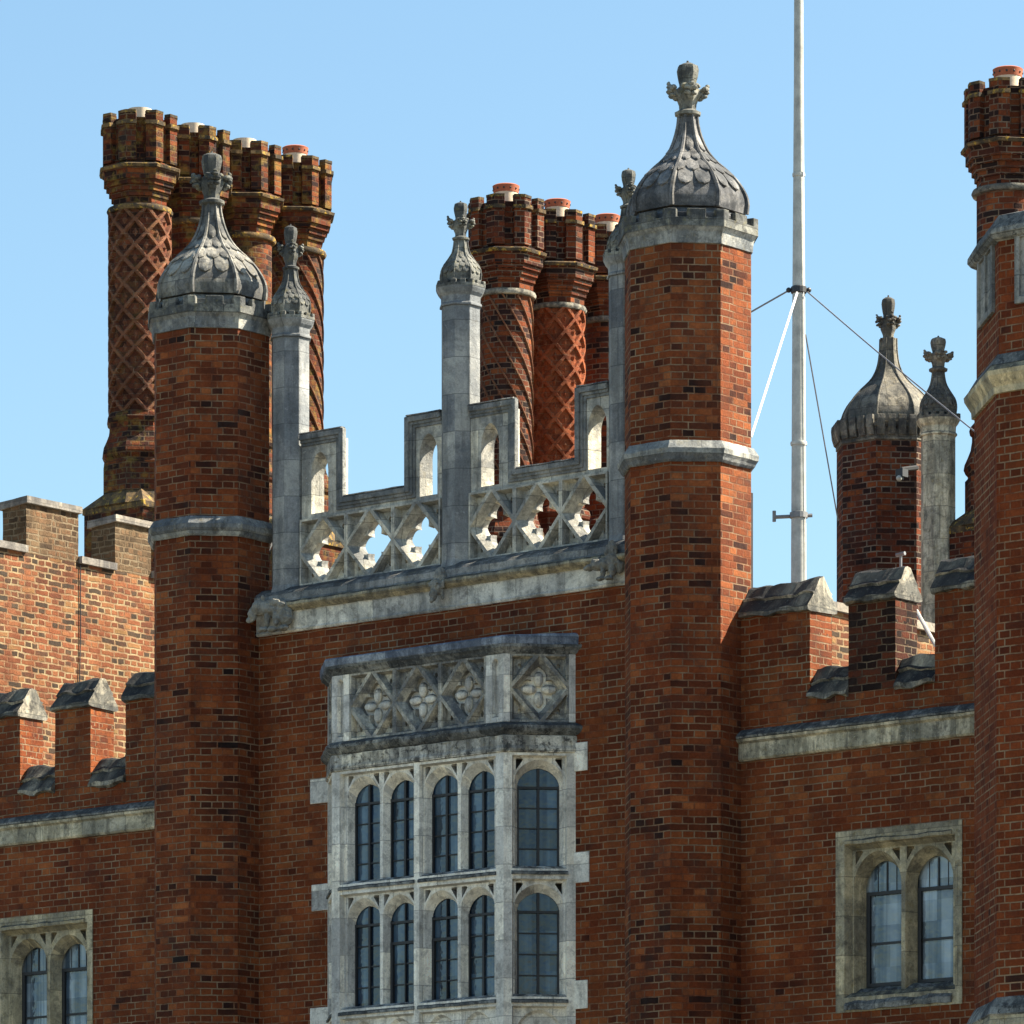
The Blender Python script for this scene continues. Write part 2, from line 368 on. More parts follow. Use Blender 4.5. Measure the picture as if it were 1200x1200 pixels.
# ---------------------------------------------------------------- dome / crown / finial pieces
def interp(prof, z):
    """smooth radius from [(z,r)]"""
    for i in range(len(prof)-1):
        if prof[i][0] <= z <= prof[i+1][0] or i == len(prof)-2:
            z0, r0 = prof[i]; z1, r1 = prof[i+1]
            m0 = (r1-prof[i-1][1])/(z1-prof[i-1][0]) if i > 0 else (r1-r0)/(z1-z0)*.3
            m1 = (prof[i+2][1]-r0)/(prof[i+2][0]-z0) if i+2 < len(prof) else (r1-r0)/(z1-z0)
            h = z1-z0; t = min(1, max(0, (z-z0)/h))
            return (2*t**3-3*t*t+1)*r0+(t**3-2*t*t+t)*h*m0+(-2*t**3+3*t*t)*r1+(t**3-t*t)*h*m1
def dome(cx, cy, z0, prof, par, mat, rib_r=.026, scales=None, n=22, ribmat=None):
    H = prof[-1][0]; R = lambda h: interp(prof, h)
    mb = MB(); mb.octo(cx, cy, [(R(H*i/n), z0+H*i/n) for i in range(n+1)], apo=False)
    d = mb.build('dome', mat, par, smooth=28)
    rb = MB()
    for k in range(8):
        a = radians(22.5+45*k)
        rb.tube([(cx+(R(H*i/n)+.004)*cos(a), cy+(R(H*i/n)+.004)*sin(a), z0+H*i/n) for i in range(n+1)],
                [rib_r*(1-.45*i/n) for i in range(n+1)], 6)
    rb.build('rib', ribmat or mat, d, smooth=50)
    if scales:
        sm = MB()
        def Sf(k, s, h):
            a0, a1 = radians(22.5+45*k), radians(67.5+45*k); r = R(h); t = (s+1)/2
            return Vector((cx+r*(cos(a0)*(1-t)+cos(a1)*t), cy+r*(sin(a0)*(1-t)+sin(a1)*t), z0+h))
        for k in range(8):
            for (hb, ht, cs, w) in scales:
                for c in cs:
                    NV, NU = 8, 4; grid = []
                    for i in range(NV+1):
                        v = i/NV; h = ht+(hb-ht)*v
                        ww = w*(1 if v < .5 else sqrt(max(0, 1-((v-.5)/.5)**2)))+.001
                        row = []
                        for j in range(NU+1):
                            s_ = max(-.93, min(.93, c+ww*(2*j/NU-1)))
                            e = .01; p = Sf(k, s_, h); nn = (Sf(k, s_+e, h)-Sf(k, s_-e, h)).cross(Sf(k, s_, h+e)-Sf(k, s_, h-e)).normalized()
                            row.append((p, nn, .003+.026*v*(1-.35*(2*j/NU-1)**2)*min(1, R(.1)/.5)))
                        grid.append(row)
                    top = [[p+nn*o for p, nn, o in r] for r in grid]; bot = [[p-nn*.012 for p, nn, o in r] for r in grid]
                    vs = [p for r in top for p in r]+[p for r in bot for p in r]; M = NU+1; off = (NV+1)*M; fs = []
                    for i in range(NV):
                        for j in range(NU):
                            fs.append((i*M+j, i*M+j+1, (i+1)*M+j+1, (i+1)*M+j))
                        fs.append((i*M, (i+1)*M, off+(i+1)*M, off+i*M)); fs.append((i*M+NU, (i+1)*M+NU, off+(i+1)*M+NU, off+i*M+NU))
                    for j in range(NU): fs.append((NV*M+j, NV*M+j+1, off+NV*M+j+1, off+NV*M+j))
                    sm.add(vs, fs)
        sm.build('scale_relief', mat, d, smooth=40, recalc=False)
    return d
def crown(cx, cy, a, z0, zb, zt, par, mat, gap=.30, thick=.07, name='crown_battlement'):
    """small battlement ring: solid to zb, merlons to zt, one centred merlon a facet and one wrapped round each corner"""
    mb = MB(); k = 1/cos(pi/8)
    def pt(r, ang, z): return (cx+r*cos(ang), cy+r*sin(ang), z)
    out = [pt(a*k, radians(22.5+45*j), 0) for j in range(8)]; inn = [pt((a-thick)*k, radians(22.5+45*j), 0) for j in range(8)]
    mb.loft([[(p[0], p[1], z0) for p in out], [(p[0], p[1], zb) for p in out], [(p[0], p[1], zb) for p in inn], [(p[0], p[1], z0) for p in inn]], cap=False)
    def lp(A, B, t): return (A[0]*(1-t)+B[0]*t, A[1]*(1-t)+B[1]*t)
    for j in range(8):
        A, B = out[j], out[(j+1) % 8]; C, D = inn[j], inn[(j+1) % 8]; Z = out[j-1]; Y = inn[j-1]
        t0, t1 = .5-(.5-gap)*.75, .5+(.5-gap)*.75
        P = [lp(A, B, t0), lp(A, B, t1), lp(C, D, t1), lp(C, D, t0)]
        mb.loft([[(*p, zb-.01) for p in P], [(*p, zt) for p in P]])
        e = t0-.19
        P = [lp(A, Z, e), A[:2], lp(A, B, e), lp(C, D, e), C[:2], lp(C, Y, e)]
        mb.loft([[(*p, zb-.01) for p in P], [(*p, zt) for p in P]])
    return mb.build(name, mat, par, bevel=.006)
def finial(cx, cy, z0, s, par, mat, tall=1.0, bulb=True):
    """ring, stem, four leafy crockets and a bud; s scales to the big turret's finial, which is .50 high"""
    f = MB()
    f.octo(cx, cy, [(.06*s, z0-.03*s), (.125*s, z0), (.13*s, z0+.025*s), (.085*s, z0+.05*s)], n=12, apo=False)
    f.octo(cx, cy, [(.082*s, z0+.04*s), (.088*s, z0+.10*s), (.125*s, z0+.19*s), (.115*s, z0+.25*s*tall), (.075*s, z0+.28*s*tall)], n=8, apo=False)
    if bulb:
        f.octo(cx, cy, [(.080*s, z0+.25*s*tall), (.082*s, z0+.30*s*tall), (.100*s, z0+.37*s*tall), (.108*s, z0+.43*s*tall), (.098*s, z0+.475*s*tall), (.05*s, z0+.498*s*tall)], n=8, apo=False)
        f.octo(cx, cy, [(.015*s, z0+.49*s*tall), (.012*s, z0+.525*s*tall)], n=5, apo=False)
    fo = f.build('finial', mat, par, smooth=35, sub=.05*s, jitter=.004*s)
    for k in range(4):
        c = MB(); a = radians(50+90*k); ux, uy = cos(a), sin(a); tx, ty = -uy, ux
        for (o, w, z, r, fl) in ((.10, 0, .21, .055, .8), (.145, 0, .235, .05, .7), (.175, .0, .265, .036, .7), (.15, .055, .25, .038, .7), (.15, -.055, .25, .038, .7), (.175, .035, .225, .03, .8), (.175, -.035, .225, .03, .8), (.15, .03, .185, .034, .7), (.15, -.03, .185, .034, .7), (.12, .0, .165, .035, .8), (.19, 0, .295, .02, .9)):
            c.ball((cx+(ux*o+tx*w)*s, cy+(uy*o+ty*w)*s, z0+z*s*tall), r*s, 1, 1, fl, 8, 6)
        c.build('crocket', mat, fo, smooth=35, jitter=.016*s)
    return fo

DP = [(0, .575), (.10, .585), (.20, .555), (.33, .47), (.44, .365), (.52, .275), (.62, .195), (.75, .135), (.89, .098), (.99, .088)]
SC_BIG = [(.20, .42, (-.43, .43), .38), (.35, .53, (-.86, 0, .86), .44), (.48, .65, (-.46, .46), .44), (.60, .78, (0,), .55)]

def turret(cx, cy, z_top, dmat, label, dz=0, ks=1.0, zstr=12.14):
    t = thing('brick_turret', (cx, cy, 0), label, 'turret', 'octagonal brick turrets of the gatehouse front')
    a = .58
    m = MB(); m.octo(cx, cy, [(a, 0), (a, 6.4)]+[(a, 6.4+i*(z_top-6.4)/30) for i in range(1, 31)])
    m.build('shaft', MB_TUR, t, sub=0)
    m = MB(); m.octo(cx, cy, [(.575, zstr), (.60, zstr), (.615, zstr+.02), (.625, zstr+.045), (.645, zstr+.075), (.65, zstr+.12), (.64, zstr+.135), (.60, zstr+.20), (.575, zstr+.205)])
    m.build('string_course', ST_BAND, t, sub=.12, jitter=.007)
    z = z_top
    m = MB(); m.octo(cx, cy, [(.57, z-.004), (.595, z), (.60, z+.05), (.61, z+.11), (.635, z+.145), (.64, z+.165), (.5, z+.17)])
    m.build('cornice', ST_BAND, t, sub=.12, jitter=.005)
    crown(cx, cy, .645, z+.15, z+.235, z+.315, t, ST_CAP, gap=.27)
    m = MB(); m.octo(cx, cy, [(.55, z+.2), (.55, z+.30), (.50, z+.36)]); m.build('dome_base', dmat, t)
    dome(cx, cy, z+.34+dz, [(h*ks, r) for h, r in DP], t, dmat, scales=[(b*ks, tp*ks, c, w) for b, tp, c, w in SC_BIG])
    finial(cx, cy, z+.34+dz+.985*ks, 1.0*ks, t, ST_CAP)
    return t
turret(0, -.08, 14.213, ST_DOMED, 'tall brick turret with dark sooty scaled dome, right of the stepped stone parapet', dz=.03)
turret(-6.188, -.08, 14.28, ST_DOME, 'tall brick turret with pale grey scaled dome in front of the lattice chimney', dz=.03, ks=1.04, zstr=12.16)

# ---------------------------------------------------------------- central wall, cornice, beasts
cw = thing('gatehouse_wall', (-3.1, 0, 0), 'red brick wall with white stone cornice between the two domed turrets', 'wall')
m = MB(); m.plate(rect(-6.4, -.1, 0, 11.22), [(rect(-4.55, -1.60, 6.0, 10.4),)*2], 0, .9, mpY); m.build('brickwork', MB_WALL, cw)
CP = [(.02, 11.17), (-.03, 11.17), (-.045, 11.19), (-.035, 11.21), (-.04, 11.34), (-.075, 11.365), (-.12, 11.40), (-.135, 11.44), (-.12, 11.47), (-.085, 11.48), (-.06, 11.50), (-.055, 11.565), (-.02, 11.60), (.0, 11.62), (.05, 11.655), (.9, 11.66), (.9, 11.23), (.02, 11.225)]
m = MB(); m.extx([(.02, 11.17), (-.03, 11.17), (-.045, 11.19), (-.035, 11.21), (-.04, 11.365), (-.05, 11.377), (.02, 11.377)], -5.75, -.45, jit=.006); m.build('cornice', ST_PALE, cw)
m = MB(); m.extx([(.02, 11.378), (-.055, 11.378), (-.075, 11.388), (-.115, 11.41), (-.135, 11.43), (-.13, 11.455), (-.10, 11.478), (.02, 11.478)], -5.75, -.45, jit=.009); m.build('cornice_moulding', ST_OCH, cw)
m = MB(); m.extx([(.025, 11.479), (-.085, 11.479), (-.075, 11.50), (-.07, 11.56), (-.04, 11.595), (.0, 11.615), (.05, 11.65), (.9, 11.66), (.9, 11.23), (.025, 11.23)], -5.75, -.3, jit=.008)
m.build('parapet_ledge', ST_GREY, cw)

def beast(cx, cy, cz, s, kind):
    b = MB()
    J = random.Random(kind)
    if kind == 1:   # crouching beast, head turned down to the left, forelegs on the cornice
        parts = [((.06, -.03, .07), .13, 1.3, .9, .8), ((-.05, -.09, .08), .10, 1.1, 1, .9), ((-.14, -.15, .09), .085, .9, 1, 1), ((-.20, -.19, .02), .06, .8, .9, 1.25), ((-.225, -.21, -.045), .038, .9, 1, .8),
                 ((-.10, -.13, .17), .03, .7, .7, 1.9), ((-.17, -.10, .165), .03, .7, .7, 1.9), ((-.165, -.225, .075), .016, 1, 1, 1), ((-.225, -.165, .07), .016, 1, 1, 1),
                 ((-.04, -.13, -.04), .04, .9, .9, 2.2), ((-.07, -.16, -.15), .045, 1.5, 1.1, .6), ((.08, -.12, -.03), .04, .9, .9, 2.4), ((.06, -.15, -.16), .045, 1.5, 1.1, .6),
                 ((.17, -.06, -.02), .085, 1, .9, 1.3), ((.17, -.11, -.15), .05, 1.4, 1.1, .6), ((.05, -.13, .13), .05, 1.8, .5, .8), ((.13, -.12, .10), .045, 1.7, .5, .7), ((.22, -.02, .10), .03, 1, 1, 2.2), ((-.05, -.17, .07), .035, .8, .7, 1.6)]
    elif kind == 2:  # narrow mask hanging head down
        parts = [((0, -.04, .13), .09, .9, .9, 1.5), ((0, -.11, .02), .085, .9, 1, 1.15), ((0, -.17, -.07), .055, .85, 1, 1.3), ((0, -.20, -.15), .032, 1, 1, .9),
                 ((-.085, -.09, .06), .028, .7, .8, 2.4), ((.085, -.09, .06), .028, .7, .8, 2.4), ((-.04, -.185, .03), .018, 1, 1, 1), ((.04, -.185, .03), .018, 1, 1, 1), ((-.045, -.175, .055), .024, 1.3, .8, .5), ((.045, -.175, .055), .024, 1.3, .8, .5),
                 ((-.06, -.08, -.07), .03, .8, .8, 2.2), ((.06, -.08, -.07), .03, .8, .8, 2.2)]
    else:            # crouched beast, wing raised behind its neck
        parts = [((.07, -.05, .02), .12, .95, .9, 1.15), ((-.02, -.10, -.01), .09, 1.2, .95, .9), ((-.11, -.15, -.01), .075, .95, 1, .95), ((-.175, -.19, -.04), .05, 1.1, .9, .8), ((-.215, -.21, -.05), .03, 1, 1, 1),
                 ((-.09, -.12, .065), .025, .7, .7, 1.8), ((-.13, -.205, .015), .015, 1, 1, 1), ((.08, -.11, .15), .075, .75, .4, 1.5), ((.03, -.13, .12), .05, .6, .4, 1.8), ((.13, -.09, .13), .05, .6, .4, 1.7),
                 ((-.01, -.15, -.10), .035, .9, .9, 2.0), ((-.04, -.17, -.18), .04, 1.5, 1.1, .6), ((.10, -.12, -.09), .045, .9, .9, 1.9), ((.07, -.15, -.18), .042, 1.5, 1.1, .6), ((.16, -.05, -.04), .06, .8, .9, 1.5)]
    for (dx, dy, dz_), r, a_, b_, c_ in parts:
        b.ball((cx+dx*s, cy+dy*s, cz+dz_*s), r*s, a_, b_, c_, 12, 9)
    o = b.build('carved_beast', ST_PAN, cw, smooth=180)
    r = o.modifiers.new('remesh', 'REMESH'); r.mode = 'VOXEL'; r.voxel_size = .007; r.use_smooth_shade = True
    tx = bpy.data.textures.new('carve', 'CLOUDS'); tx.noise_scale = .035; tx.noise_depth = 3
    dm = o.modifiers.new('disp', 'DISPLACE'); dm.texture = tx; dm.strength = .028; dm.mid_level = .5
    return o
tag(beast(-5.30, -.05, 11.34, .95, 1), label='hunched carved beast at the left end of the cornice')
tag(beast(-3.10, -.05, 11.37, .85, 2), label='narrow carved mask under the middle pinnacle')
tag(beast(-.96, -.04, 11.38, .85, 3), label='crouched carved beast at the right end of the cornice')

# ---------------------------------------------------------------- pinnacles
PP = [(0, .20), (.06, .21), (.14, .195), (.22, .14), (.29, .095), (.36, .075), (.44, .065)]
def pinnacle(cx, cy, z0, z1, label, mat=ST_PIN, fs=.68, ks=1.0, group='slim stone pinnacles on the gatehouse parapet', cap=ST_CAP, tall=1.1):
    t = thing('stone_pinnacle', (cx, cy, z0), label, 'pinnacle', group)
    m = MB(); m.octo(cx, cy, [(.205, z0), (.205, z0+.06), (.185, z0+.12)]+[(.185, z0+.12+(z1-z0-.12)*i/6) for i in range(1, 7)])
    m.build('shaft', mat, t, bevel=.006)
    m = MB(); m.octo(cx, cy, [(.18, z1-.005), (.205, z1), (.205, z1+.02), (.19, z1+.035), (.192, z1+.10), (.215, z1+.13), (.235, z1+.17), (.24, z1+.20), (.18, z1+.205)])
    m.build('cap', mat, t, bevel=.005)
    crown(cx, cy, .24, z1+.185, z1+.215, z1+.25, t, cap, thick=.05)
    m = MB(); m.octo(cx, cy, [(.18, z1+.2), (.18, z1+.26)], apo=False); m.build('dome_base', cap, t)
    sc = [(.07, .14, (-.45, .45), .4), (.12, .19, (-.85, 0, .85), .4), (.17, .24, (-.45, .45), .42), (.22, .30, (0,), .5)]
    dome(cx, cy, z1+.25, [(h*ks, r) for h, r in PP], t, cap, rib_r=.009, scales=[(b*ks, tp*ks, c, w) for b, tp, c, w in sc], n=14)
    finial(cx, cy, z1+.25+.43*ks, fs, t, cap, tall=tall)
    return t
pinnacle(-5.35, .2, 11.56, 14.21, 'slim grey stone pinnacle close beside the pale domed turret', ks=1.1, tall=1.3)
pinnacle(-3.078, .2, 11.56, 14.21, 'slim stone pinnacle alone in the middle of the stepped parapet')
pinnacle(-.945, .2, 11.56, 14.20, 'slim stone pinnacle half hidden behind the dark domed turret')

# ---------------------------------------------------------------- openwork parapet
def diamond(cu, cz, hu, hz): return [(cu-hu, cz), (cu, cz-hz), (cu+hu, cz), (cu, cz+hz)]
def tri(cu, cz, hu, hz, su, sz, g):
    """corner triangle outside the diamond"""
    return [(cu+su*(hu-g), cz+sz*(hz-g)), (cu+su*(hu-g), cz+sz*(2.6*g)), (cu+su*(2.6*g), cz+sz*(hz-g))]
def panel(mb, u0, u1, z0, z1, d, mp, depth=.09, qd=.09):
    cu, cz, hu, hz = (u0+u1)/2, (z0+z1)/2, (u1-u0)/2, (z1-z0)/2
    holes = [(diamond(cu, cz, hu-.016, hz-.018), diamond(cu, cz, hu-.085, hz-.09))]
    for su in (-1, 1):
        for sz in (-1, 1):
            holes.append((tri(cu, cz, hu, hz, su, sz, .021), tri(cu, cz, hu, hz, su, sz, .042)))
    mb.plate(rect(u0, u1, z0, z1), holes, d, d+depth, mp)
    q = quatre(cu, cz, hu*.365, hu*.285, sz=hz/hu); q2 = quatre(cu, cz, hu*.355, hu*.27, sz=hz/hu)
    h2 = [(q, q2)]
    for su in (-1, 1):
        for sz in (-1, 1):
            c = (cu+su*hu*.66, cz+sz*hz*.66); L = [(c[0]+.02*cos(k*pi/3), c[1]+.03*sin(k*pi/3)) for k in range(6)]
            h2.append((L, L))
    e = .004
    mb.plate(rect(u0+e, u1-e, z0+e, z1-e), h2, d+depth, d+depth+qd, mp)
def parapet(uL, uR, cL, cR, label):
    t = thing('openwork_parapet', ((uL+uR)/2, .2, 11.65), label, 'parapet', 'pierced stone parapets between the pinnacles')
    zb, zt = 11.655, 12.33; w = (uR-uL)/3
    for i in range(3):
        mb = MB(); panel(mb, uL+w*i+.001, uL+w*(i+1)-.001, zb, zt, .10, mpY); mb.build('quatrefoil_panel', ST_PAN, t)
    zl, zh = 12.44, 13.13
    def op(c):
        return (arch(c, .115, zt+.05, 12.80, 13.0), arch(c, .078, zt+.02, 12.77, 12.93))
    eL, eR = cL-.10, cR+.10
    oL, oR = (uL+eL)/2, (uR+eR)/2
    outer = [(uL, zt+.002), (uR, zt+.002), (uR, zh), (eR, zh), (eR, zl), (eL, zl), (eL, zh), (uL, zh)]
    mb = MB(); mb.plate(outer, [op(oL), op(oR)], .135, .29, mpY); mb.build('pierced_merlon', ST_PAN, t)
    # moulded coping that follows the steps, thin at its outer edge
    for (k, d0, d1, i0, i1) in ((0, .085, .145, -.005, .055), (1, .105, .16, .04, .085), (2, .12, .20, .075, .115)):
        o1 = [(uL, zh+.06-i1*1.0-.0), (cL-i1, zh+.06-i1), (cL-i1, zl+.05-i1), (cR+i1, zl+.05-i1), (cR+i1, zh+.06-i1), (uR, zh+.06-i1),
              (uR, zh+.06-i0), (cR+i0, zh+.06-i0), (cR+i0, zl+.05-i0), (cL-i0, zl+.05-i0), (cL-i0, zh+.06-i0), (uL, zh+.06-i0)]
        mb = MB(); mb.plate(o1, [], d0, d1, mpY)
        if k == 0: cp = mb.build('coping', ST_GREY, t, bevel=.012, sub=.3)
        else: mb.build('coping_moulding', ST_GREY, cp, bevel=.008)
    for (a, b, z) in ((uL, cL, zh+.06), (cL, cR, zl+.05), (cR, uR, zh+.06)):
        x0, x1 = (a, b) if z > 13 else (a+.012, b-.012)
        x0 = x0+(.0 if a == uL else 0); x1 = x1-(.02 if b == cL else 0); mb = MB(); mb.extx([(.08, z+.006), (.16, z+.006), (.15, z+.022), (.095, z+.022)], x0+(.02 if a == cR and z > 13 else 0), x1, jit=.006)
        mb.build('weathered_top', ST_CRUST, t)
    return t
parapet(-5.14, -3.262, -4.55, -3.725, 'pierced stone parapet bay nearer the pale domed turret, open sky in its step')
parapet(-2.894, -1.13, -2.29, -1.53, 'pierced stone parapet bay nearer the dark domed turret, brick chimneys behind its step')

# ---------------------------------------------------------------- bay window
BL, BR, BP = -4.17, -1.945, .5
def ring(o, z, w=0, e=1.414):
    return [(BL-BP-1.414*o-.2, .2, z+w), (BL-BP-1.414*o, 0, z+w), (BL-.414*o, -BP-o, z), (BR+.414*o, -BP-o, z), (BR+BP+e*o, 0, z+w), (BR+BP+e*o+.2, .2, z+w)]
bay = thing('bay_window', (-3.06, -.25, 2), 'tall white stone bay window with quatrefoil frieze and lead roof', 'window')
def mpF(u, z, d): return (u, -BP+d, z)
c45 = sqrt(.5)
def mpR(u, z, d): return (BR+u*c45-d*c45, -BP+u*c45+d*c45, z)
def mpL(u, z, d): return (BL-u*c45+d*c45, -BP+u*c45+d*c45, z)
CWD = BP/c45
# core blocks lower down
m = MB(); m.loft([ring(0, 0), ring(0, 5.6), ring(0.0, 5.8)]); m.build('apron', ST_FRAME, bay)
TIERS = [(8.48, 9.295, 9.465), (7.235, 8.08, 8.25)]
for fi, (mp, u0, u1, cs, muls) in enumerate(((mpF, BL, BR, (-3.80, -3.33, -2.79, -2.32), (-3.06,)), (mpR, 0, CWD, (CWD/2,), ()), (mpL, 0, CWD, (CWD/2,), ()))):
    hw, hb = (.215, .185) if fi == 0 else (.24, .205)
    m = MB(); edge = .10 if fi == 0 else .085
    # frame layer
    holes = []; bounds = [u0+edge]+[x for c in muls for x in (c-.035, c+.035)]+[u1-edge]
    for z0, z1 in ((8.47, 9.575), (7.22, 8.37), (5.9, 7.13)):
        for i in range(0, len(bounds), 2):
            a, b = bounds[i], bounds[i+1]
            holes.append((rect(a, b, z0, z1), rect(a+.015, b-.015, z0+.03, z1-.015)))
    m.plate(rect(u0, u1, 5.8, 9.77), holes, 0, .055, mp)
    # arch layer
    holes = []
    for z0, zs, za in TIERS:
        for c in cs:
            holes.append((arch(c, hw, z0-.005, zs+.05, za+.075), arch(c, hb, z0+.02, zs, za)))
        for i, c in enumerate(cs):          # sunk spandrels
            for sgn in (-1, 1):
                e = c+sgn*(hw+.0)
                holes.append(([(e-sgn*.012, za+.09), (e-sgn*.012, za-.03), (e-sgn*.085, za+.075), (e-sgn*.07, za+.09)],)*2)
    for c in cs:
        holes.append((arch(c, hw, 5.95, 6.85, 7.10), arch(c, hb, 6.0, 6.82, 7.04)))
    m.plate(rect(u0+.01, u1-.01, 5.81, 9.73), holes, .056, .15, mp)
    m.build('stone_frame', ST_FRAME, bay, bevel=.004)
    m = MB(); m.plate(rect(u0+.02, u1-.02, 5.83, 7.2), [], .10, .145, mp); m.build('blind_panel', ST_FRAME, bay)
    m = MB(); m.plate(rect(u0+.05, u1-.05, 7.2, 9.7), [], .20, .23, mp); m.build('inner_lining', IRON, bay)
    # sills
    for z in (8.47, 7.22):
        for i in range(0, len(bounds), 2):
            m = MB()
            a, b = bounds[i]-.01, bounds[i+1]+.01
            P = [(-.02, z-.06), (-.02, z-.035), (.05, z+.012), (.12, z+.028), (.12, z-.05)]
            m.loft([[mp(a, zz, d) for d, zz in P], [mp(b, zz, d) for d, zz in P]]); m.build('sill', ST_CRUST, bay, sub=.1, jitter=.005)
    for ti, (z0, zs, za) in enumerate(TIERS):
        for ci, c in enumerate(cs):
            w = MB(); w.plate(arch(c, hb+.055, z0-.02, zs, za+.035), [], .165, .177, mp)
            wo = w.build('window', GL_BAY, bay)
            br = MB(); zt = zs-.02
            tw = .018 if (fi == 0 or True) else .01
            cas = (ti == 1 and fi == 0 and ci in (1, 2))
            br.plate(rect(c-(.006 if cas else .013), c+(.006 if cas else .013), z0, za), [], .14, .164, mp)
            br.plate(rect(c-hb, c-hb+.016, z0, zs), [], .137, .164, mp); br.plate(rect(c+hb-.016, c+hb, z0, zs), [], .137, .164, mp)
            br.plate(rect(c-hb, c+hb, zt-.012, zt+.012), [], .136, .163, mp)
            for k in range(1, 4):
                zz = z0+(zt-z0)*k/4
                if cas and k == 3: br.plate(rect(c-hb, c+hb, zz-.014, zz+.014), [], .133, .162, mp)
                else: br.plate(rect(c-hb, c+hb, zz-.006, zz+.006), [], .148, .1625, mp)
            if cas: br.plate(rect(c-hb+.002, c-hb+.03, z0, z0+(zt-z0)*.75), [], .130, .163, mp); br.plate(rect(c-hb, c+hb, z0, z0+.02), [], .129, .1615, mp)
            br.build('glazing_bar', IRON, wo)
# ledges and roof
m = MB(); m.loft([ring(.0, 9.771), ring(.02, 9.785), ring(.045, 9.81), ring(.062, 9.835), ring(.062, 9.862), ring(.03, 9.885), ring(.0, 9.899)])
m.build('crusted_ledge', ST_CRUST, bay, sub=.09, jitter=.010)
m = MB(); m.loft([ring(.0, 9.60), ring(.018, 9.61), ring(.022, 9.64), ring(.012, 9.67), ring(.012, 9.765)]); m.build('hood_band', ST_DRIP, bay, sub=.15, jitter=.003)
fz0, fz1 = 9.90, 10.565
def block(mp, a, b, d0=-.0, d1=.17, par=bay, z0=fz0, z1=fz1):
    m = MB(); m.plate(rect(a, b, z0, z1), [], d0, d1, mp); return m
def petals(mp, cu, par):
    m = MB(); cz = (fz0+fz1)/2
    for k in range(4):
        a = k*pi/2; rings = []
        for i in range(1, 8):
            t = pi*i/8; rings.append([mp(cu+cos(a)*(.098-.078*cos(t))-sin(a)*.048*sin(t)*cos(2*pi*j/10), cz+sin(a)*(.098-.078*cos(t))+cos(a)*.048*sin(t)*cos(2*pi*j/10), .105-.035*sin(t)*sin(2*pi*j/10)) for j in range(10)])
        m.loft(rings)
    m.build('quatrefoil_petals', ST_FRAME, par, smooth=60)
for i in range(3):
    m = MB(); a = -3.945+.59*i; panel(m, a+.001, a+.589, fz0, fz1, .004, mpF, depth=.07, qd=.05)
    fp = m.build('frieze_panel', ST_FRZ, bay); petals(mpF, a+.295, fp)
for mp in (mpR, mpL):
    m = MB(); panel(m, .065, CWD-.065, fz0, fz1, .004, mp, depth=.07, qd=.05); fp = m.build('frieze_panel', ST_FRZ, bay); petals(mp, CWD/2, fp)
for (mp, a, b) in ((mpF, BL, BL+.05), (mpF, BL+.165, -3.945), (mpF, -2.175, BR-.165), (mpF, BR-.05, BR), (mpR, 0, .064), (mpR, CWD-.064, CWD), (mpL, 0, .064), (mpL, CWD-.064, CWD)):
    m = MB(); m.plate(rect(a, b, fz0, fz1), [], 0, .16, mp); m.build('frieze_post', ST_FRAME, bay, bevel=.004)
for a in (BL+.05, BR-.165):
    m = MB()
    m.plate(rect(a, a+.115, fz0, fz1), [(arch(a+.0575, .042, fz0+.05, fz1-.1, fz1-.04, 8), arch(a+.0575, .028, fz0+.07, fz1-.11, fz1-.06, 8))], 0.002, .05, mpF)
    m.plate(rect(a, a+.115, fz0, fz1), [], .052, .16, mpF); m.build('frieze_post', ST_FRAME, bay, bevel=.004)
m = MB(); m.loft([ring(-.125, fz0+.002), ring(-.125, fz1-.002)]); m.build('frieze_back', ST_FRAME, bay)
m = MB(); m.loft([ring(.0, fz1), ring(.015, fz1+.015), ring(.03, fz1+.035), ring(.055, fz1+.06), ring(.06, fz1+.085)]); m.build('top_moulding', ST_CRUST, bay, sub=.09, jitter=.009)
m = MB(); m.loft([ring(.06, fz1+.082, 0, .5), ring(.07, fz1+.09, .0, .5), ring(.078, fz1+.15, .02, .5), ring(.06, fz1+.168, .025, .5), ring(.0, fz1+.18, .03), ring(-.3, fz1+.20, .03)]); m.build('lead_roof', ST_LEAD, bay, sub=.15, jitter=.003)
for z, s_, l_, h in ((9.42, 0, 0, .28), (8.33, 0, 0, .30), (7.10, 0, 0, .28), (5.9, 0, 0, .3)):
    m = MB(); m.box(-1.50, -1.27-.02*(h == .28), -.012, .05, z, z+h); m.build('quoin', ST_FRAME, bay, bevel=.006)
    m = MB(); m.box(-4.90+.02*(h == .3), -4.64, -.012, .05, z-.02, z+h-.05); m.build('quoin', ST_FRAME, bay, bevel=.006)

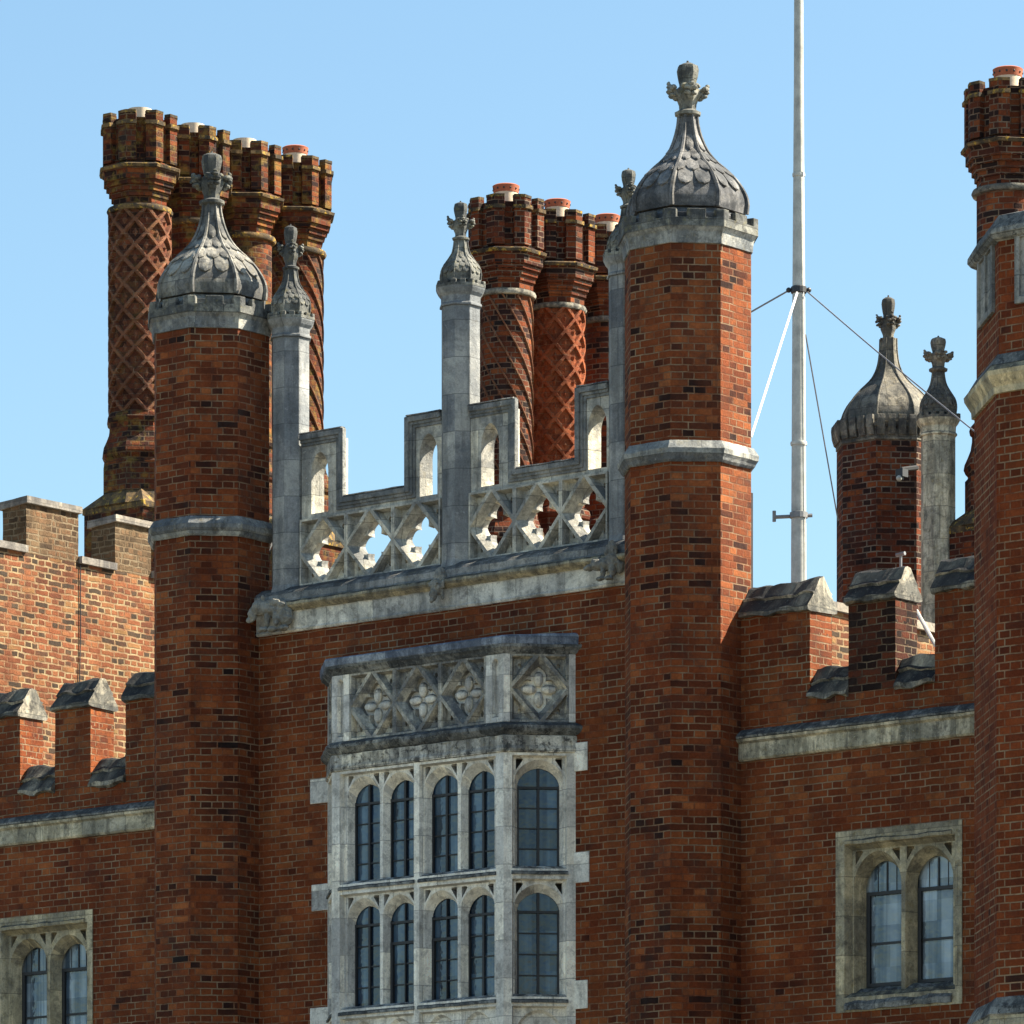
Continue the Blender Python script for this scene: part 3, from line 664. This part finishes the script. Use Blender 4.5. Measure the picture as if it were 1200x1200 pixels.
# ---------------------------------------------------------------- side walls with merlons and windows
def cope_prof(zE, y0=-.05, y1=.40):
    h = .285; mid = (y0+y1)/2
    L = [(y0, zE-.02), (y0, zE+.02), (y0+.085, zE+.13), (y0+.07, zE+.15), (y0+.10, zE+.17), (mid-.05, zE+h-.01), (mid, zE+h+.01)]
    R_ = [(y1-(y-y0), z) for y, z in L[:-1]][::-1]
    return [(y0+.04, zE-.03)]+L+R_+[(y1-.04, zE-.03)]
def side_window(cx, par, zo=0, label=None):
    z0, z1 = 6.86, 8.564
    f = MB(); f.plate(rect(cx-.722, cx+.722, z0, z1), [(rect(cx-.62, cx+.645, z0+.14, z1-.13), rect(cx-.585, cx+.62, z0+.19, z1-.18))], -.012, .07, mpY)
    hs = []
    for s_ in (-1, 1):
        c = cx+s_*.295
        hs.append((arch(c, .272, z0+.17, 8.06, 8.365+zo), arch(c, .222, z0+.24, 8.03, 8.28+zo)))
        for g in (-1, 1):
            e = c+g*.268
            hs.append(([(e-g*.014, 8.375), (e-g*.014, 8.25), (e-g*.10, 8.365), (e-g*.085, 8.375)],)*2)
    f2 = MB(); f2.plate(rect(cx-.62, cx+.66, z0+.12, z1-.14), hs, .071, .20, mpY)
    f.v, f.f = f.v, f.f
    k = len(f.v); f.v += f2.v; f.f += [tuple(i+k for i in q) for q in f2.f]
    w = f.build('window', ST_TAN, par, bevel=.005)
    if label: w['label'] = label
    m = MB(); m.extx([(-.04, z0+.02), (-.045, z0+.07), (.0, z0+.12), (.09, z0+.20), (.14, z0+.235), (.14, z0+.02)], cx-.61, cx+.61, jit=.02, step=.05); m.build('sill', ST_CRUST, w)
    m = MB(); m.extx([(-.03, z1-.13), (-.035, z1-.10), (.0, z1-.075), (.04, z1-.08), (.04, z1-.13)], cx-.61, cx+.61, jit=.012, step=.05); m.build('hood_mould', ST_TAN, w)
    for s_ in (-1, 1):
        c = cx+s_*.295
        m = MB(); m.plate(arch(c, .26, z0+.20, 8.03, 8.30+zo), [], .232, .245, mpY); m.build('pane', GL_SIDE, w)
        b = MB(); zl = z0+.245
        b.plate(rect(c-.222, c-.185, zl, 8.0), [], .202, .231, mpY); b.plate(rect(c+.185, c+.222, zl, 8.0), [], .202, .231, mpY)
        b.plate(rect(c-.184, c+.184, zl, zl+.035), [], .203, .230, mpY); b.plate(rect(c-.222, c+.222, 7.965, 7.998), [], .201, .2305, mpY)
        b.plate(rect(c-.184, c+.184, 7.50, 7.522), [], .218, .230, mpY)
        b.plate(rect(c-.007, c+.007, 8.0, 8.27+zo), [], .222, .230, mpY); b.plate(rect(c-.11, c-.104, 8.0, 8.24+zo), [], .226, .2305, mpY); b.plate(rect(c+.104, c+.11, 8.0, 8.24+zo), [], .226, .2305, mpY)
        b.build('casement_frame', IRON, w)
def side_wall(name, x0, x1, wx, merl, label, zo=0, mcut=None):
    t = thing(name, ((x0+x1)/2, 0, 0), label, 'wall')
    hole = rect(wx-.70, wx+.70, 6.88, 8.54)
    m = MB(); m.plate(rect(x0, x1, 0, 9.40), [(hole, hole)], 0, .35, mpY); m.build('brickwork', MB_WALL, t)
    m = MB(); m.extx([(.01, 9.325), (-.03, 9.33), (-.045, 9.35), (-.04, 9.49), (-.07, 9.51), (-.075, 9.535), (.01, 9.54)], x0, x1, jit=.006)
    m.build('string_course', ST_STR, t)
    m = MB(); m.extx([(.01, 9.541), (-.08, 9.541), (-.085, 9.56), (-.04, 9.60), (.01, 9.635)], x0, x1, jit=.008); m.build('string_course_weathering', ST_CRUST, t)
    m = MB(); m.plate(rect(x0, x1, 9.402, 9.86), [], .002, .348, mpY); m.build('parapet_base', MB_PAR, t)
    prev = None
    for (a, b) in merl:
        m = MB(); m.box(a, b, .0, .35, 9.862, 10.71); mo = m.build('merlon', MB_SHADE_SOOT if abs(a-1.845) < .01 else MB_PAR, t, sub=.14, jitter=.006)  # second right merlon: its shadow is painted in with the soot
        m = MB(); m.extx(cope_prof(10.72), a-.02, b+.02, jit=.03, step=.05); m.build('coping', ST_COPE, mo)
        if prev is not None:
            m = MB(); m.extx(cope_prof(9.87, -.045, .395), prev+.001, a-.001, jit=.04, step=.04); m.build('crenel_coping', ST_COPE, t)
        prev = b
    return t
rw = side_wall('battlemented_wall', .3, 8.0, 2.425, [(.3, 1.395), (1.845, 2.385), (2.835, 3.4), (3.85, 4.4)], 'brick wall with merlons and twin light window right of the dark domed turret')
side_window(2.425, rw)
lw = side_wall('battlemented_wall', -14.2, -6.3, -8.67, [(-10.6, -10.05), (-9.56, -9.02), (-8.505, -7.985), (-7.48, -6.4)], 'brick wall with merlons and partly seen window left of the pale domed turret')
side_window(-8.67, lw, zo=-.03)
# roofs behind the parapets
m = MB(); m.box(-14.1, -6.5, .36, 4.5, 8.9, 9.05); m.box(-6.5, .1, .95, 4.5, 8.9, 9.05); m.box(.1, 8, .36, 4.5, 8.9, 9.05)
rf = m.build('flat_roof', LEAD); tag(rf, 'flat lead roof behind the brick battlements', 'roof')

# ---------------------------------------------------------------- sunlit wall behind on the left
fw = thing('tall_rear_wall', (-14.5, 6, 0), 'tall sunlit patchy old brick wall with flat stone slabs on its merlons', 'wall')
m = MB(); m.box(-14.7, -14.3, .5, 12.0, 0, 13.80); m.build('brickwork', MB_OLD, fw)
for (a, b) in ((3.3, 4.7), (5.484, 6.38), (7.022, 7.66)):
    m = MB(); m.box(-14.698, -14.302, a, b, 13.802, 14.42); mo = m.build('merlon', MB_BUFF, fw, sub=.15, jitter=.004)
    m = MB(); m.add([(-14.74, a-.03, 14.36), (-14.26, a-.03, 14.40), (-14.26, b+.03, 14.40), (-14.74, b+.03, 14.36), (-14.74, a-.03, 14.45), (-14.26, a-.03, 14.48), (-14.26, b+.03, 14.48), (-14.74, b+.03, 14.45)],
                     [(3, 2, 1, 0), (4, 5, 6, 7), (0, 1, 5, 4), (1, 2, 6, 5), (2, 3, 7, 6), (3, 0, 4, 7)]); m.build('coping_slab', ST_SLAB, mo, sub=.2, jitter=.004)
for (a, b) in ((4.72, 5.47), (6.39, 7.01), (7.67, 9.0)):
    m = MB(); m.box(-14.74, -14.25, a, b, 13.80, 13.885); m.build('coping_slab', ST_SLAB, fw, sub=.2, jitter=.004)
m = MB(); m.tube([(-14.285, 6.395, 13.78), (-14.285, 6.40, 13.0), (-14.285, 6.375, 12.2), (-14.285, 6.38, 9.2)], .007, 5)
tag(m.build('thin_cable', IRON), 'thin black cable running down the sunlit old brick wall', 'cable')

# ---------------------------------------------------------------- chimneys
def cyl_uv(cx, cy, r):
    def f(p, n, face):
        c = face.calc_center_median(); a0 = atan2(c.y-cy, c.x-cx); a = atan2(p.y-cy, p.x-cx)
        while a-a0 > pi: a -= 2*pi
        while a-a0 < -pi: a += 2*pi
        if abs(n.z) > .8: return (p.x, p.y)
        return (a*r, p.z)
    return f
def helix(mb, cx, cy, r, z0, z1, a0, turns, hgt, wid):
    n = max(8, int(abs(turns)*40)); R0, R1 = r-.01, r+hgt
    rings = []
    sl_ = abs(turns)*2*pi*r/(z1-z0); l = sqrt(1+sl_*sl_)
    for i in range(n+1):
        t = i/n; a = a0+turns*2*pi*t; z = z0+(z1-z0)*t
        da, dz_ = wid*.5/(l*r), wid*.5*sl_/l*(-1 if turns > 0 else 1)
        # two edges across the rib, perpendicular to its run
        A = (a-da, z-dz_); B = (a+da, z+dz_)
        A2 = (a-da*.55, z-dz_*.55); B2 = (a+da*.55, z+dz_*.55)
        rings.append([(cx+R0*cos(A[0]), cy+R0*sin(A[0]), A[1]), (cx+R1*cos(A2[0]), cy+R1*sin(A2[0]), A2[1]),
                      (cx+R1*cos(B2[0]), cy+R1*sin(B2[0]), B2[1]), (cx+R0*cos(B[0]), cy+R0*sin(B[0]), B[1])])
    mb.loft(rings)
def chimney(cx, cy, ztop, style, pot, label, group, r=.355, brick=MB_CHI, cope=ST_CHCOPE, latmat=MB_LAT):
    zb = ztop-5.02
    t = thing('brick_chimney', (cx, cy, zb), label, 'chimney', group)
    zs0, zs1 = ztop-3.80, ztop-1.20
    # square plinth with broached corners
    m = MB(); hs = .505
    m.box(cx-hs, cx+hs, cy-hs+.006, cy+hs-.006, zb-4.5, zb-.05)
    m.build('plinth', brick, t)
    m = MB(); k = 1/cos(pi/8)
    sq = [(hs+.03, hs+.03), (hs+.03, hs+.03), (-hs-.03, hs+.03), (-hs-.03, hs+.03), (-hs-.03, -hs-.03), (-hs-.03, -hs-.03), (hs+.03, -hs-.03), (hs+.03, -hs-.03)]
    def octp(a): return [(a*k*cos(radians(22.5+45*j)), a*k*sin(radians(22.5+45*j))) for j in range(8)]
    sq2 = [octp(hs+.03)[j] for j in range(8)]
    # base: octagon vertices pushed to the square
    s0 = [(hs+.03, .25), (.25, hs+.03), (-.25, hs+.03), (-hs-.03, .25), (-hs-.03, -.25), (-.25, -hs-.03), (.25, -hs-.03), (hs+.03, -.25)]
    m.box(cx-hs-.03, cx+hs+.03, cy-hs+.003, cy+hs-.003, zb-.055, zb+.02)
    m.loft([[(cx+x, cy+y, zb+.02) for x, y in s0], [(cx+x*.9, cy+y*.9, zb+.26) for x, y in octp(.46)]])
    for sx_ in (-1, 1):
        for sy_ in (-1, 1):
            A = (cx+sx_*(hs+.03), cy+sy_*.25, zb+.02); B = (cx+sx_*.25, cy+sy_*(hs+.003), zb+.02); C = (cx+sx_*(hs+.03), cy+sy_*(hs-.002), zb+.02)
            D = (cx+sx_*.30, cy+sy_*.30, zb+.24)
            m.add([A, B, C, D], [(0, 1, 2), (0, 2, 3), (2, 1, 3), (0, 3, 1)])
    m.build('broached_top', cope, t)
    z = zb+.2
    m = MB(); m.octo(cx, cy, [(.46, z), (.46, zb+.58), (.43, zb+.60), (.43, zb+.63), (.455, zb+.66), (.475, zb+.71), (.465, zb+.77), (.43, zb+.85), (.40, zb+.93), (.385, zb+1.03), (.385, zb+1.08), (.405, zb+1.10), (.415, zb+1.15), (.40, zb+1.2), (.36, zs0+.02)])
    m.build('moulded_base', brick, t)
    m = MB(); m.octo(cx, cy, [(r, zs0-.02)]+[(r, zs0+(zs1-zs0)*i/8) for i in range(9)], n=40, apo=False)
    sh = m.build('shaft', latmat if style == 'lattice' else brick, t, smooth=30, uvf=cyl_uv(cx, cy, r))
    if style == 'lattice':
        m = MB(); N = 8; H = zs1-zs0; tr = H/(.325*N)
        for k_ in range(N):
            a0 = 2*pi*k_/N+.2
            helix(m, cx, cy, r-.002, zs0, zs1, a0, tr, .045, .062); helix(m, cx, cy, r-.004, zs0, zs1, a0, -tr, .045, .062)
        m.build('lattice_rib', latmat if brick is MB_CHI else MB_RIB, sh, uvf=cyl_uv(cx, cy, r))
        m = MB(); dzv = .325
        for j in range(int(H/dzv*2)+1):
            for k_ in range(N):
                a = 2*pi*(k_+(.5 if j % 2 == 0 else 0))/N+.2; zz = zs0+dzv/2*j+0.0
                if j % 2 == 0: a = 2*pi*k_/N+.2+pi/N
                if zz < zs0+.1 or zz > zs1-.1: continue
                P = lambda da, dz_, R_: (cx+R_*cos(a+da), cy+R_*sin(a+da), zz+dz_)
                w_ = .045/r
                m.add([P(-w_, 0, r-.005), P(0, -.065, r-.005), P(w_, 0, r-.005), P(0, .065, r-.005), P(0, 0, r+.03)], [(0, 1, 4), (1, 2, 4), (2, 3, 4), (3, 0, 4), (3, 2, 1, 0)])
        m.build('lattice_boss', latmat if brick is MB_CHI else MB_RIB, sh)
    elif style == 'spiral':
        m = MB(); H = zs1-zs0
        for k_ in range(11): helix(m, cx, cy, r-.002, zs0, zs1, 2*pi*k_/11, -H/(.33*11), .026, .026)
        m.build('spiral_rib', MB_RIB, sh, uvf=cyl_uv(cx, cy, r))
    # ring moulding under the cap
    m = MB(); m.octo(cx, cy, [(r-.02, zs1-.04), (r+.045, zs1-.03), (r+.06, zs1), (r+.045, zs1+.035), (r-.02, zs1+.045)], n=40, apo=False)
    m.build('neck_ring', cope if brick is MB_CHL else ST_COPE, t, smooth=50)
    # corbelled octagonal cap
    zc = zs1+.04
    m = MB(); m.octo(cx, cy, [(.335, zc-.03), (.335, zc+.10), (.36, zc+.102), (.36, zc+.17), (.39, zc+.172), (.39, zc+.24), (.425, zc+.242), (.425, zc+.30), (.455, zc+.302), (.455, zc+.41), (.48, zc+.43), (.48, zc+.47), (.44, zc+.52), (.40, zc+.53), (.395, zc+.53), (.395, zc+1.09)])
    m.build('cap', brick, t)
    # corner pieces rising to small merlons
    A_ = .468; I_ = .30; out = [(A_*k*cos(radians(22.5+45*j)), A_*k*sin(radians(22.5+45*j))) for j in range(8)]
    def lp(P, Q, f): return (P[0]*(1-f)+Q[0]*f, P[1]*(1-f)+Q[1]*f)
    m = MB(); c = MB()
    for j in range(8):
        V, N1, N0 = out[j], out[(j+1) % 8], out[j-1]
        for (mb_, g_w, sc_, za, zb_) in ((m, .335, 1.0, zc+.53, zc+1.13), (c, .36, 1.055, zc+.985, zc+1.03), (c, .335, 1.01, zc+1.131, zc+1.165)):
            P = [lp(V, N0, g_w), V, lp(V, N1, g_w)]; P = [(x*sc_, y*sc_) for x, y in P]
            Q = [(x*.80, y*.80) for x, y in P][::-1]
            mb_.loft([[(cx+x, cy+y, za) for x, y in P+Q], [(cx+x, cy+y, zb_) for x, y in P+Q]])
    m.build('cap_merlon', brick, t)
    c.octo(cx, cy, [(.40, zc+.425), (.50, zc+.44), (.51, zc+.475), (.40, zc+.525)])
    c.build('cap_coping', cope, t, sub=.12, jitter=.006)
    # pot
    pz = zc+1.06
    m = MB(); m.octo(cx, cy, [(.15, pz), (.155, pz+.22), (.12, pz+.22), (.12, pz+.1)], n=20, apo=False)
    po = m.build('chimney_pot', POTC, t, smooth=40)
    if pot == 'red':
        m = MB(); m.octo(cx, cy, [(.14, pz+.215), (.16, pz+.222), (.172, pz+.30), (.175, pz+.31), (.155, pz+.322), (.02, pz+.33)], n=24, apo=False); m.build('vented_rim', POTR, po, smooth=40)
        for q in range(12):
            a = 2*pi*q/12; m = MB(); m.ball((cx+.163*cos(a), cy+.163*sin(a), pz+.265), .015, 1, 1, 1, 6, 5); m.build('vent_hole', IRON, po)
    return t
LG = 'lichened chimneys in the left row'
chimney(-16.42, 9.71, 20.18, 'lattice', 'cream', 'nearest lichened brick chimney of the left row, lattice brickwork fully in view', LG, brick=MB_CHL, latmat=MB_LATD, r=.365)
chimney(-16.42, 10.705, 20.18, 'plain', 'cream', 'second lichened chimney of the left row, mostly behind the lattice one and the dome finial', LG, brick=MB_CHL)
chimney(-16.42, 11.70, 20.18, 'plain', 'cream', 'third lichened chimney of the left row, rising between the two dome finials', LG, brick=MB_CHL)
chimney(-16.42, 12.695, 20.18, 'spiral', 'red', 'last lichened chimney of the left row, with the red rimmed pot, against open sky', LG, brick=MB_CHL)
CG = 'brick chimneys behind the stepped parapet'
chimney(-12.81, 12.69, 19.11, 'spiral', 'red', 'dark brick chimney with pale spiral ribs behind the middle pinnacle', CG, r=.33)
chimney(-12.81, 13.73, 19.11, 'lattice', 'red', 'orange brick chimney with diamond lattice and bosses behind the stepped parapet', CG, r=.325)
chimney(-12.81, 14.77, 19.11, 'plain', 'red', 'plain dark chimney squeezed between the lattice chimney and the dark domed turret', CG, r=.33)
chimney(-3.28, 10.10, 18.45, 'plain', 'red', 'dark brick chimney rising behind the big near turret', 'chimneys behind the near turret')

# ---------------------------------------------------------------- rear turret with sooty dome and its pinnacle
def at(px, Z): 
    a = (px-600)/6600; return (33.048+Z*(FX+RX*a), -42.820+Z*(FY+RY*a))
bx, by = at(1041, 66)
t = thing('brick_turret', (bx, by, 0), 'distant brick turret with sooty plain dome seen beyond the flagpole', 'turret')
zz = lambda y, Z: 1.6+(1843-y)*Z/6600
m = MB(); m.octo(bx, by, [(.575, 5), (.575, zz(527, 66))]); m.build('shaft', brick_mat('sooty_turret_brick', CHI, (.24, .19, .14), soot=.8, seed=7.7), t)
zc = zz(527, 66)
m = MB(); m.octo(bx, by, [(.56, zc), (.585, zc+.01), (.59, zc+.22), (.57, zc+.225)]); m.build('cornice', ST_BACK, t)
m = MB(); k = 1/cos(pi/8)
for j in range(8):
    A = Vector((cos(radians(22.5+45*j)), sin(radians(22.5+45*j))))*.60*k; B = Vector((cos(radians(67.5+45*j)), sin(radians(67.5+45*j))))*.60*k
    n_ = (A+B).normalized()
    for q in range(4):
        p = A.lerp(B, (q+.5)/4)
        d_ = (B-A).normalized()*.045
        m.loft([[(bx+(p+d_*s1+n_*o).x, by+(p+d_*s1+n_*o).y, zc+h) for s1, o in ((-1, 0), (1, 0), (1, .0+w), (-1, w))] for h, w in ((.06, .01), (.14, .035), (.24, .045), (.29, .04))])
m.octo(bx, by, [(.58, zc+.15), (.605, zc+.16), (.61, zc+.20), (.5, zc+.205)])
m.build('corbelled_crown', ST_BACK, t, bevel=.005)
dome(bx, by, zc+.24, [(0, .56), (.12, .565), (.28, .50), (.42, .38), (.52, .27), (.62, .185), (.74, .13), (.90, .105), (1.06, .10)], t, ST_BACK, rib_r=.012)
finial(bx, by, zc+1.27, .76, t, ST_BACK, tall=1.35)
px_, py_ = at(1099.5, 64)
pinnacle(px_, py_, 10, zz(512, 64), 'weathered cream stone pinnacle in front of the distant sooty dome', mat=ST_STR, fs=.85, ks=1.15, group=None, cap=ST_BACK, tall=.9)
q1 = at(1056, 65.2); zl_ = zz(562, 65.2); m = MB(); m.tube([(q1[0], q1[1], zl_), (q1[0], q1[1]+.02, zl_+.12), (q1[0]+.05, q1[1]+.25, zl_+.17)], .03, 6)
m.box(q1[0]-.05, q1[0]+.05, q1[1]-.04, q1[1]+.07, zl_+.03, zl_+.12)
fl = m.build('wall_floodlight', IRON); tag(fl, 'small black floodlight with white lens on the distant sooty turret', 'lamp')
m = MB(); m.ball((q1[0], q1[1]-.04, zl_+.01), .035); m.build('lens', WHITE, fl, smooth=60)

# ---------------------------------------------------------------- flagpole and stays
fx, fy = at(936, 62)
t = thing('flagpole', (fx, fy, 9.05), 'tall white painted flagpole held by thin stays', 'flagpole')
m = MB(); zs = [9.05, zz(640, 62), zz(345, 62), zz(100, 62), 26]
m.octo(fx, fy, [(.088, zs[0]), (.084, zs[1]), (.070, zs[2]), (.054, zs[3]), (.03, zs[4])], n=20, apo=False); m.build('pole', WHITE, t, smooth=40)
m = MB(); zc_ = zz(340, 62); m.octo(fx, fy, [(.078, zc_-.04), (.088, zc_-.03), (.088, zc_+.03), (.078, zc_+.04)], n=16, apo=False)
for s_ in (-1, 1): m.ball((fx+RX*s_*.11, fy+RY*s_*.11, zc_), .03)
m.build('stay_collar', IRON, t)
za = zz(604, 62)
m = MB(); m.octo(fx, fy, [(.088, za-.035), (.10, za-.03), (.10, za+.03), (.088, za+.035)], n=16, apo=False)
m.tube([(fx+RX*.15, fy+RY*.15, za), (fx-RX*.27, fy-RY*.27, za-.02)], .022, 6); m.tube([(fx-RX*.27, fy-RY*.27, za-.07), (fx-RX*.27, fy-RY*.27, za+.05)], .02, 6)
m.build('cleat_arm', GALV, t)
def P3(px, py, Z): x, y = at(px, Z); return (x, y, zz(py, Z))
def stay(a, b, r, mat, sag=.0):
    A, B = Vector(P3(*a)), Vector(P3(*b)); m = MB()
    m.tube([A.lerp(B, i/10)-Vector((0, 0, sag*sin(pi*i/10))) for i in range(11)], r, 5); m.build('stay', mat, t)
m = MB(); m.tube([(fx+RX*.075-FX*.06, fy+RY*.075-FY*.06, 9.2), (fx+RX*.072-FX*.06, fy+RY*.072-FY*.06, za+.1), (fx+RX*.05-FX*.06, fy+RY*.05-FY*.06, zc_), (fx+RX*.03-FX*.04, fy+RY*.03-FY*.04, 26)], .005, 5); m.build('halyard', ROPE, t)
for zj in (zz(520, 62), zz(205, 62)):
    m = MB(); rj = .056 if zj > zc_ else .0775; m.octo(fx, fy, [(rj+.012, zj-.02), (rj+.016, zj), (rj+.012, zj+.02)], n=20, apo=False); m.build('joint_band', WHITE, t, smooth=60)
stay((925, 340, 62), (860, 377, 63), .010, WIRE)
stay((945, 341, 62), (1160, 520, 58), .008, WIRE, .02)
stay((934, 343, 61.9), (880, 512, 60), .014, ROPE)
stay((944, 392, 62.2), (982, 610, 64), .008, WIRE)

# ---------------------------------------------------------------- low wall, pipes and odds behind the right battlements
x0, y0 = at(985, 58.5)
t = thing('rear_parapet_wall', (x0, y0+1.5, 9), 'low sunlit brick wall with slab coping glimpsed through the right crenels', 'wall')
m = MB(); m.box(x0-.3, x0, y0-.15, y0+6, 8.5, zz(718, 58.5)); m.build('brickwork', MB_OLD, t)
m = MB(); m.box(x0-.35, x0+.05, y0-.2, y0+6, zz(718, 58.5)+.001, zz(718, 58.5)+.09); m.build('coping_slab', ST_SLAB, t, sub=.2, jitter=.005)
m = MB(); m.tube([P3(1074, 716, 56), P3(1096, 756, 55)], .02, 8)
tag(m.build('white_rod', WHITE), 'white rod leaning in the right hand crenel', 'rod')
m = MB(); q = at(1055.5, 54.5); m.tube([(q[0], q[1], 10.2), (q[0], q[1], zz(650, 54.5))], .014, 8); m.tube([(q[0]-.05, q[1], zz(650, 54.5)), (q[0]+.05, q[1], zz(649, 54.5))], .02, 6)
tag(m.build('vent_pipe', GALV), 'short metal vent pipe with flat cap behind the darkest merlon', 'pipe')
m = MB(); m.tube([(.47, .30, 9.5), (.47, .30, 11.95)], .022, 8)
tag(m.build('downpipe', IRON), 'black downpipe at the back edge of the dark domed turret', 'pipe')

# ---------------------------------------------------------------- big near turret on the right
nv = at(1168, 47.8)                                   # its front-left vertex
a = 1.29; w = a*.8284
ncx, ncy = nv[0]+w/2, nv[1]+a
t = thing('near_turret', (ncx, ncy, 0), 'big red brick turret cut off by the right edge of the photo', 'turret')
k = 1/cos(pi/8)
m = MB(); m.octo(ncx, ncy, [(a, 0), (a, 11.62)]); m.octo(ncx, ncy, [(a-.02, 11.6), (a-.02, 12.95)]); m.build('shaft', MB_NEAR, t)
m = MB(); zq = 11.60; m.octo(ncx, ncy, [(a-.01, zq), (a+.025, zq+.005), (a+.03, zq+.06), (a+.085, zq+.15), (a+.09, zq+.19), (a+.05, zq+.24), (a+.01, zq+.28)]); m.build('string_course', ST_TAN, t, sub=.2, jitter=.004)
m = MB(); m.octo(ncx, ncy, [(a, zq+.235), (a+.048, zq+.245), (a-.01, zq+.34)]); m.build('string_weathering', ST_CRUST, t)
m = MB(); m.octo(ncx, ncy, [(a-.01, 6.10), (a+.04, 6.14), (a+.07, 6.24), (a+.06, 6.33)]); m.build('lower_string_course', ST_TAN, t, sub=.2, jitter=.005)
m = MB(); m.octo(ncx, ncy, [(a+.05, 6.31), (a+.075, 6.335), (a+.05, 6.40), (a-.01, 6.50)]); m.build('lower_weathering', ST_CRUST, t, sub=.15, jitter=.008)
# stone crenel frames and coping
m = MB()
for j in range(8):
    A = Vector((cos(radians(22.5+45*j)), sin(radians(22.5+45*j))))*(a-.018)*k; B = Vector((cos(radians(67.5+45*j)), sin(radians(67.5+45*j))))*(a-.018)*k
    n_ = (A+B).normalized(); L = (B-A).length
    def mp(u, z, d, A=A, B=B, n_=n_, L=L):
        p = A.lerp(B, u/L)-n_*d; return (ncx+p.x, ncy+p.y, z)
    m.plate([(L*.17, 12.34), (L*.83, 12.34), (L*.83, 12.93), (L*.17, 12.93)], [(rect(L*.17+.05, L*.83-.05, 12.40, 12.90),)*2], -.03, .05, mp)
    m.plate(rect(L*.17+.01, L*.83-.01, 12.35, 12.92), [], -.006, .05, mp)
    m.plate(rect(L*.5-.03, L*.5+.03, 12.39, 12.91), [], -.028, .04, mp)
m.build('stone_panel', ST_GREY, t, bevel=.006)
m = MB(); m.octo(ncx, ncy, [(a-.01, 12.90), (a+.03, 12.92), (a+.06, 12.96), (a+.055, 13.0), (a-.02, 13.12), (a-.15, 13.16)]); m.build('coping', ST_CRUST, t, sub=.2, jitter=.006)

for o in bpy.data.objects:
    if o.parent is None and 'category' in o and 'kind' not in o: o['kind'] = 'thing'
    if o.type == 'MESH' and o.parent is None and 'category' not in o and 'kind' not in o: print('UNTAGGED', o.name)
